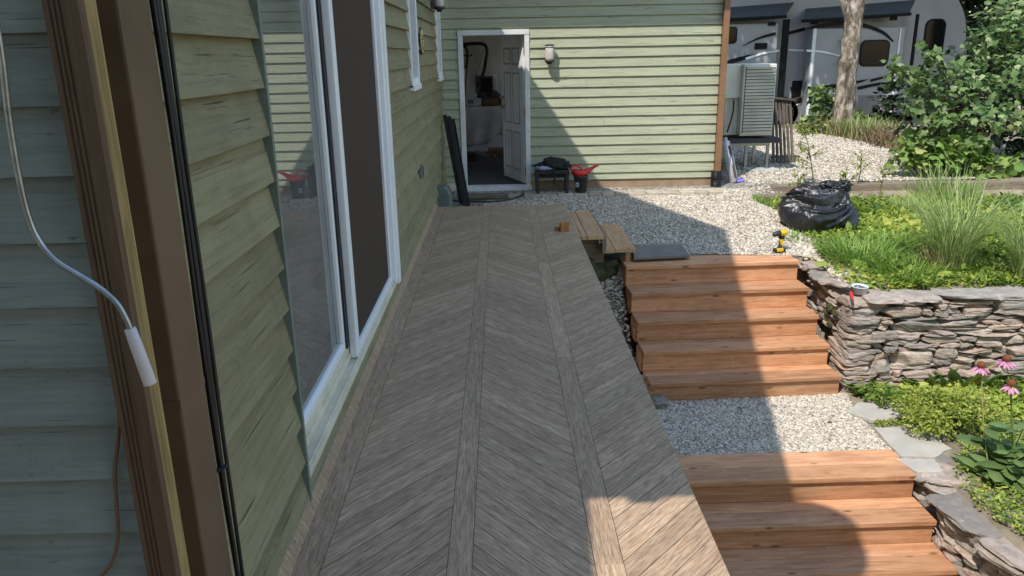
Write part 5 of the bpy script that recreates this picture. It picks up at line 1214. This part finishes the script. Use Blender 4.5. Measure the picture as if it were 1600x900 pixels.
# pink coneflowers
cf = on_z(1566, 760, -1.5); cf = np.array([cf[0], cf[1]+.05, -1.5]); fl = thing('coneflower', 'pink coneflowers with big drooping petals above broad green leaves', 'flower', tuple(cf))
heads = [on_y(*p, cf[1]+o_) for p, o_ in (((1533, 572), .16), ((1573, 562), .10), ((1580, 601), -.05))]
ms = MB(); ml = MB()
for k, hd in enumerate(heads+[cf+[.15, .05, .42], cf+[-.1, .1, .36], cf+[.28, -.05, .36], cf+[.05, -.12, .28], cf+[.36, .1, .45]]):
    b0 = cf+[random.uniform(-.08, .2), random.uniform(-.06, .1), 0]; path = bez([b0, b0*.55+hd*.45+[random.uniform(-.02, .02), 0, .03], hd], 6); ms.tube(path, np.linspace(.006, .0035, len(path)), 6)
    for q in range(9 if k < 3 else 12):
        t_ = random.uniform(.05, .62 if k < 3 else .98); i = int(t_*(len(path)-1)); a_ = random.uniform(0, 6.28); d = np.array([[math.cos(a_), math.sin(a_), random.uniform(-.1, .35)]]); L = random.uniform(.14, .27)*(1.15-t_*.6)
        ml.inst(LEAF_V, LEAF_F, path[i:i+1]+d*.01, frames(d, np.array([[0, -.15, 1.]])+rng.normal(size=(1, 3))*.15, np.array([[L*.5, L, L]])), np.array([random.random()*.7]), True)
ms.build('stems', M['leaflow'], fl); ml.build('leaves', M['leaf'], fl)
for hd in heads:
    mc = MB(); mc.lathe([(.006, -.012), (.026, -.004), (.030, .010), (.024, .028), (.010, .036)], hd, None, 14); h_ = mc.build('flower_head', M['cone'], fl)
    mp = MB(); n = 14; a_ = np.linspace(0, 6.28, n, endpoint=False)+rng.normal(0, .1, n); d = np.column_stack([np.cos(a_), np.sin(a_), rng.uniform(-.9, -.35, n)])
    mp.inst(LEAF_V, LEAF_F, hd+d*.018, frames(d, np.column_stack([np.cos(a_), np.sin(a_), np.full(n, 1.0)]), np.stack([np.full(n, .022), np.full(n, .062), np.full(n, .06)], 1)), None, True); mp.build('petals', M['petal'], h_)
# ------------------------------------------------------------------ saplings and weeds by the timber
def sapling(px, py, z, h, label, n, mat='leaflime', lsz=.055, spread=.22, lean=(0, 0)):
    c = on_z(px, py, z); t_ = thing('sapling', label, 'sapling', tuple(c)); top = c+[lean[0], lean[1], h]; path = bez([c, (c+top)/2+[.02, 0, 0], top], 8)
    mb = MB(); mb.tube(path, np.linspace(.009, .003, len(path)), 6); ml = MB(); tips = []
    for k in range(max(6, n//9)):
        t0 = random.uniform(.3, 1); i = int(t0*(len(path)-1)); a_ = random.uniform(0, 6.28); q = path[i]+np.array([math.cos(a_)*spread, math.sin(a_)*spread, random.uniform(.02, .18)])*random.uniform(.5, 1.1); mb.tube([path[i], (path[i]+q)/2+[0, 0, .02], q], [.004, .003, .0015], 5)
        m_ = 9; tt = rng.uniform(.2, 1, m_); pp = path[i]+(q-path[i])*tt[:, None]; d = rand_dirs(m_)+(q-path[i])*2; d[:, 2] -= .1
        ml.inst(LEAF_V, LEAF_F, pp, frames(d, np.tile([0, 0, 1.], (m_, 1))+rng.normal(size=(m_, 3))*.4, np.stack([np.full(m_, lsz*.45), np.full(m_, lsz), np.full(m_, lsz)], 1)*rng.uniform(.7, 1.2, (m_, 1))))
    mb.build('stem', M['twig'], t_); ml.build('leaves', M[mat], t_); return t_
sapling(1272, 294, -.16, .82, 'thin yellow-green sapling behind the rubbish bag with small narrow leaves', 230, lean=(-.18, .1), spread=.30)
sapling(1245, 298, -.16, .20, 'tiny weed at the left end of the long timber', 60, spread=.14)
sapling(1340, 288, -.15, .38, 'small thin weed on the gravel behind the timber, in front of the tree', 70, spread=.13)
sapling(1318, 296, -.15, .22, 'tiny weed beside the timber right of the rubbish bag', 50, spread=.12)
sapling(1375, 296, -.15, .25, 'tiny weed on the timber further right of the thin weed', 50, spread=.12)
sapling(1300, 190, .0, 1.75, 'tall weed with a leafy tuft left of the tree trunk', 60, 'leaf', .15, .22, (-.05, -.4))

# ------------------------------------------------------------------ tree with mottled trunk, its crown shading the trailer
tb0 = on_y(1317, 196, 15.9); TY = 15.9
def crown_tree(name, label, base, trunk_pts, radii, clumps, mat, size, group=None, limbs=10, base_leaf=(LEAF_V, LEAF_F), width=.75):
    t_ = thing(name, label, 'tree', tuple(base), group); mb = MB(); path = bez(trunk_pts, 8); rr = np.interp(np.linspace(0, 1, len(path)), np.linspace(0, 1, len(radii)), radii)
    rr = rr*(1+.05*np.sin(np.arange(len(path))*1.7)); mb.tube(path, rr, 18)
    for c, rd, n in clumps[:limbs]:
        i = int(random.uniform(.5, .95)*(len(path)-1)); c = np.asarray(c, float); mb.tube(bez([path[i], (path[i]+c)/2+[0, 0, .2], c], 5), np.linspace(rr[i]*.5, .015, 11), 7)
    mb.build('trunk', M['bark'], t_); leafcloud(MB(), [], 1)
    ml = MB(); leafcloud(ml, clumps, size, width, base=base_leaf, inner=.15); ml.build('crown', M[mat], t_); return t_
tp_ = [tb0-[.02, 0, .4], tb0, on_y(1322, 130, TY), on_y(1330, 60, TY), on_y(1338, 0, TY), on_y(1343, -60, TY), on_y(1345, -190, TY)]
def rclumps(c, R_, k, rd, n):
    out = []
    for _ in range(k):
        d = rand_dirs(1)[0]; q = np.asarray(c)+d*np.asarray(R_)*random.uniform(.3, 1); s_ = random.uniform(.7, 1.3); out.append((q, (rd*s_, rd*s_, rd*.6*s_), int(n*s_)))
    return out
crown_tree('tree', 'tall tree with grey mottled bark standing in front of the trailer', tb0, tp_, [.27, .23, .18, .17, .16, .15, .13], rclumps((6.4, 16.0, 6.6), (2.8, 1.4, 1.6), 70, .75, 180), 'leaf', .17)
crown_tree('tree', 'leafy tree out of frame whose branches shade the trailer roof on the left', (2.2, 17.0, 0), [(2.2, 17.0, -.1), (2.25, 17.1, 3), (2.3, 17.2, 5)], [.2, .16, .1], rclumps((2.9, 16.6, 6.6), (2.6, 1.3, 1.6), 56, .75, 180), 'leaf', .17)
crown_tree('tree', 'leafy tree out of frame shading the right end of the trailer', (10.9, 16.3, 0), [(10.9, 16.3, -.1), (10.8, 16.2, 3), (10.6, 16.0, 5)], [.2, .16, .1], rclumps((9.2, 15.6, 6.2), (2.0, 1.2, 1.5), 50, .75, 180), 'leaf', .17)
# far treeline closing the horizon
ft = MB(); fc = []
for a_ in np.linspace(-60, 75, 60):
    for _ in range(9): r_ = random.uniform(32, 44); q = math.radians(a_+random.uniform(-2, 2)); fc.append(((r_*math.sin(q), r_*math.cos(q), random.uniform(-1, 9)), (2.0, 2.0, 1.5), 45))
leafcloud(ft, fc, .8, .8, base=(LEAF_V, LEAF_F), inner=.1); tag(ft.build('distant_wood', M['leafdark']), 'dark wood in the distance beyond the trailer', 'wood', None, 'stuff')
# dark wood behind the trailer
for i, (x, y, h) in enumerate([(11.5, 21.5, 7), (13.2, 19.5, 7.5), (15.4, 21.0, 7), (10.2, 24.5, 8), (17.5, 18.5, 7), (12.8, 16.8, 6)]):
    b0 = np.array([x, y, -.1]); cl_ = []
    for k in range(34): z = random.uniform(.3, h); r_ = 1.5*(1-.4*abs(z/h-.4)); a_ = random.uniform(0, 6.28); cl_.append(((x+r_*math.cos(a_)*random.random(), y+r_*math.sin(a_)*random.random(), z), (.7, .7, .5), 75))
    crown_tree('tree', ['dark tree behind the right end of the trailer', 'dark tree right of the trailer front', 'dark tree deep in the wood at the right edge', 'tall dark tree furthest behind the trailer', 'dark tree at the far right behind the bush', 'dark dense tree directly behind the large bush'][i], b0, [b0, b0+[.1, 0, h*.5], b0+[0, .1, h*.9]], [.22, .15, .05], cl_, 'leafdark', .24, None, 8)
for x, y in ((-9, -7), (-5.5, -9), (-2, -8), (1.5, -9.5), (5, -8), (-12, -4), (8.5, -9)):  # unseen trees added to block low sky light from the walls
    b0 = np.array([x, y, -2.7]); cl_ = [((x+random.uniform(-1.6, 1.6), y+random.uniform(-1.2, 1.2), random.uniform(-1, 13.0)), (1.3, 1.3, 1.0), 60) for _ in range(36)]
    crown_tree('tree', 'unseen tree added to dim the sky, behind the near end of the deck', b0, [b0, b0+[.1, 0, 6], b0+[0, .1, 13]], [.25, .18, .08], cl_, 'leafdark', .5, 'added trees dimming the sky behind the near end of the deck', 6)
# ------------------------------------------------------------------ large bush at the right, built of branches with their own leaf sprays
bb = np.array([6.7, 11.6, -.2]); bu = thing('bush', 'large sunlit leafy bush reaching out in front of the trailer', 'bush', tuple(bb))
mb = MB(); ml = MB()
spr = [(1446, 78, 10.6, .14), (1462, 92, 10.6, .16), (1478, 108, 10.7, .15), (1402, 112, 10.5, .15), (1418, 120, 10.5, .18), (1436, 118, 10.6, .18), (1398, 98, 10.5, .12), (1455, 135, 10.7, .22), (1480, 150, 10.7, .25), (1500, 120, 10.9, .25), (1520, 90, 11.2, .26), (1545, 55, 11.3, .28), (1580, 40, 11.3, .3), (1570, 95, 11.2, .3), (1600, 75, 11.2, .32), (1540, 130, 10.8, .3), (1580, 140, 10.8, .32), (1430, 140, 10.5, .12),
       (1425, 165, 10.4, .14), (1500, 175, 10.5, .28), (1540, 180, 10.5, .3), (1590, 190, 10.6, .32), (1520, 215, 10.5, .25), (1470, 185, 10.5, .18), (1560, 20, 11.5, .3), (1610, 15, 11.5, .35), (1610, 130, 10.9, .3), (1448, 195, 10.6, .2), (1440, 215, 10.7, .2), (1462, 232, 10.7, .2), (1490, 205, 10.7, .22), (1640, 100, 11.3, .4), (1640, 180, 10.9, .4)]
for px, py, yy, rd in spr:
    c = on_y(px, py, yy); k = int(38*(rd/.2)**1.5); leafcloud(ml, [(c, (rd*1.05, rd*1.1, rd*.62), k)], .092, .85, .9, (LOB_V, LOB_F), .1, .7)
    s_ = bb+[random.uniform(-.15, .3), random.uniform(-.2, .3), random.uniform(.1, .5)]; m_ = (s_+c)/2+[.2, .1, .15]; mb.tube(bez([s_, m_, c], 6), np.linspace(.022, .004, 13), 6)
mb.build('branches', M['twig'], bu); ml.build('leaves', M['leaf'], bu)
# leaves inside the bush coloured near black, its deep shade put into colour
mi = MB(); leafcloud(mi, [((6.9, 12.0, .6), (.9, .6, .9), 500), ((7.6, 12.0, 1.1), (.8, .6, 1.0), 500), ((6.6, 11.6, .1), (.6, .5, .4), 260), ((8.2, 12.3, .3), (1.0, .6, .7), 500), ((8.3, 12.4, 1.6), (.9, .6, .9), 450)], .10, .85, base=(LOB_V, LOB_F), inner=.1); mi.build('inner_shade_leaves', M['leafdark'], bu)
# low round-leaved vine in front of the bush
vb = on_z(1500, 275, -.15); vi = thing('vine', 'sprawling low vine with round pale leaves at the foot of the bush', 'vine', tuple(vb)); ml = MB(); mb = MB()
for px, py, z in ((1425, 228, .0), (1445, 240, .0), (1468, 250, -.02), (1490, 232, .1), (1505, 262, -.02), (1530, 240, .1), (1550, 262, .02), (1580, 275, -.02), (1600, 290, -.02), (1430, 250, -.08), (1475, 225, .1), (1560, 285, -.1), (1610, 262, .05), (1520, 278, -.08), (1640, 280, 0)):
    c = on_y(px, py, 10.55); leafcloud(ml, [(c, (.30, .25, .18), 60)], .115, .95, 1.2, (LOB_V, LOB_F), .1, .8); mb.tube(bez([vb, (vb+c)/2+[0, 0, .1], c], 5), .005, 5)
mb.build('stems', M['twig'], vi); ml.build('leaves', M['leaflow'], vi)
# undergrowth by the trunk
def under(px, py, y, rd, n, mat, label, size=.085, nm='undergrowth_plant', zr=.8):
    c = on_y(px, py, y); g = np.array([c[0], y, float(gz(c[0], y))]); t_ = thing(nm, label, 'plant', tuple(g)); ml = MB(); leafcloud(ml, [(c+[random.uniform(-.5, .5)*rd, 0, random.uniform(-.6, .6)*rd*zr], (rd*.5, rd*.5, rd*.4*zr), n//6) for _ in range(6)], size, .8, 1, (LOB_V, LOB_F), .1)
    ml.build('leaves', M[mat], t_); mb = MB()
    for k in range(5): mb.tube([g+[random.uniform(-.1, .1), 0, 0], (g+c)/2, c+[random.uniform(-.5, .5)*rd, 0, random.uniform(0, .6)*rd]], [.012, .008, .004], 5)
    mb.build('stems', M['twig'], t_)
under(1292, 165, 16.3, .42, 240, 'leaf', 'leafy green plant left of the tree trunk', .12, zr=1.2)
under(1270, 195, 16.0, .35, 160, 'leaf', 'low leafy plant at the edge of the gravel left of the trunk', .11)
under(1390, 165, 16.2, .45, 220, 'leafdark', 'dark tall plant right of the trunk in front of the trailer skirt', .12, zr=1.6)
under(1330, 188, 15.9, .35, 160, 'leaflow', 'yellow-green plant at the foot of the tree trunk', .09)
for px, py, y, lab in ((1350, 212, 15.2, 'dry reddish grass tuft right of the trunk foot'), (1378, 218, 14.6, 'dry tawny grass tuft at the edge of the raised gravel'), (1400, 228, 13.8, 'dry grass tuft nearest the vine'), (1312, 205, 15.9, 'dry grass tuft left of the trunk foot')):
    c = on_y(px, py, y); c[2] = float(gz(c[0], y)); n = 340; pts = np.column_stack([c[0]+rng.normal(0, .22, n), y+rng.normal(0, .22, n)]); mb = MB(); blades(mb, pts, .42, 1.0, .014, 4); tag(mb.build('dry_grass', M['straw'], at=c), lab, 'dry grass')
for px, py, y, lab in ((1338, 205, 15.5, 'yellow-green grass tuft between the dry tufts by the trunk foot'), (1365, 208, 15.0, 'green grass tuft between the dry tufts right of the trunk')):
    c = on_y(px, py, y); c[2] = float(gz(c[0], y)); n = 260; pts = np.column_stack([c[0]+rng.normal(0, .25, n), y+rng.normal(0, .22, n)]); mb = MB(); blades(mb, pts, .5, .9, .016, 4); tag(mb.build('grass_clump', M['grassp'], at=c), lab, 'grass')
for o in bpy.data.objects:
    if '_o' in o: del o['_o']
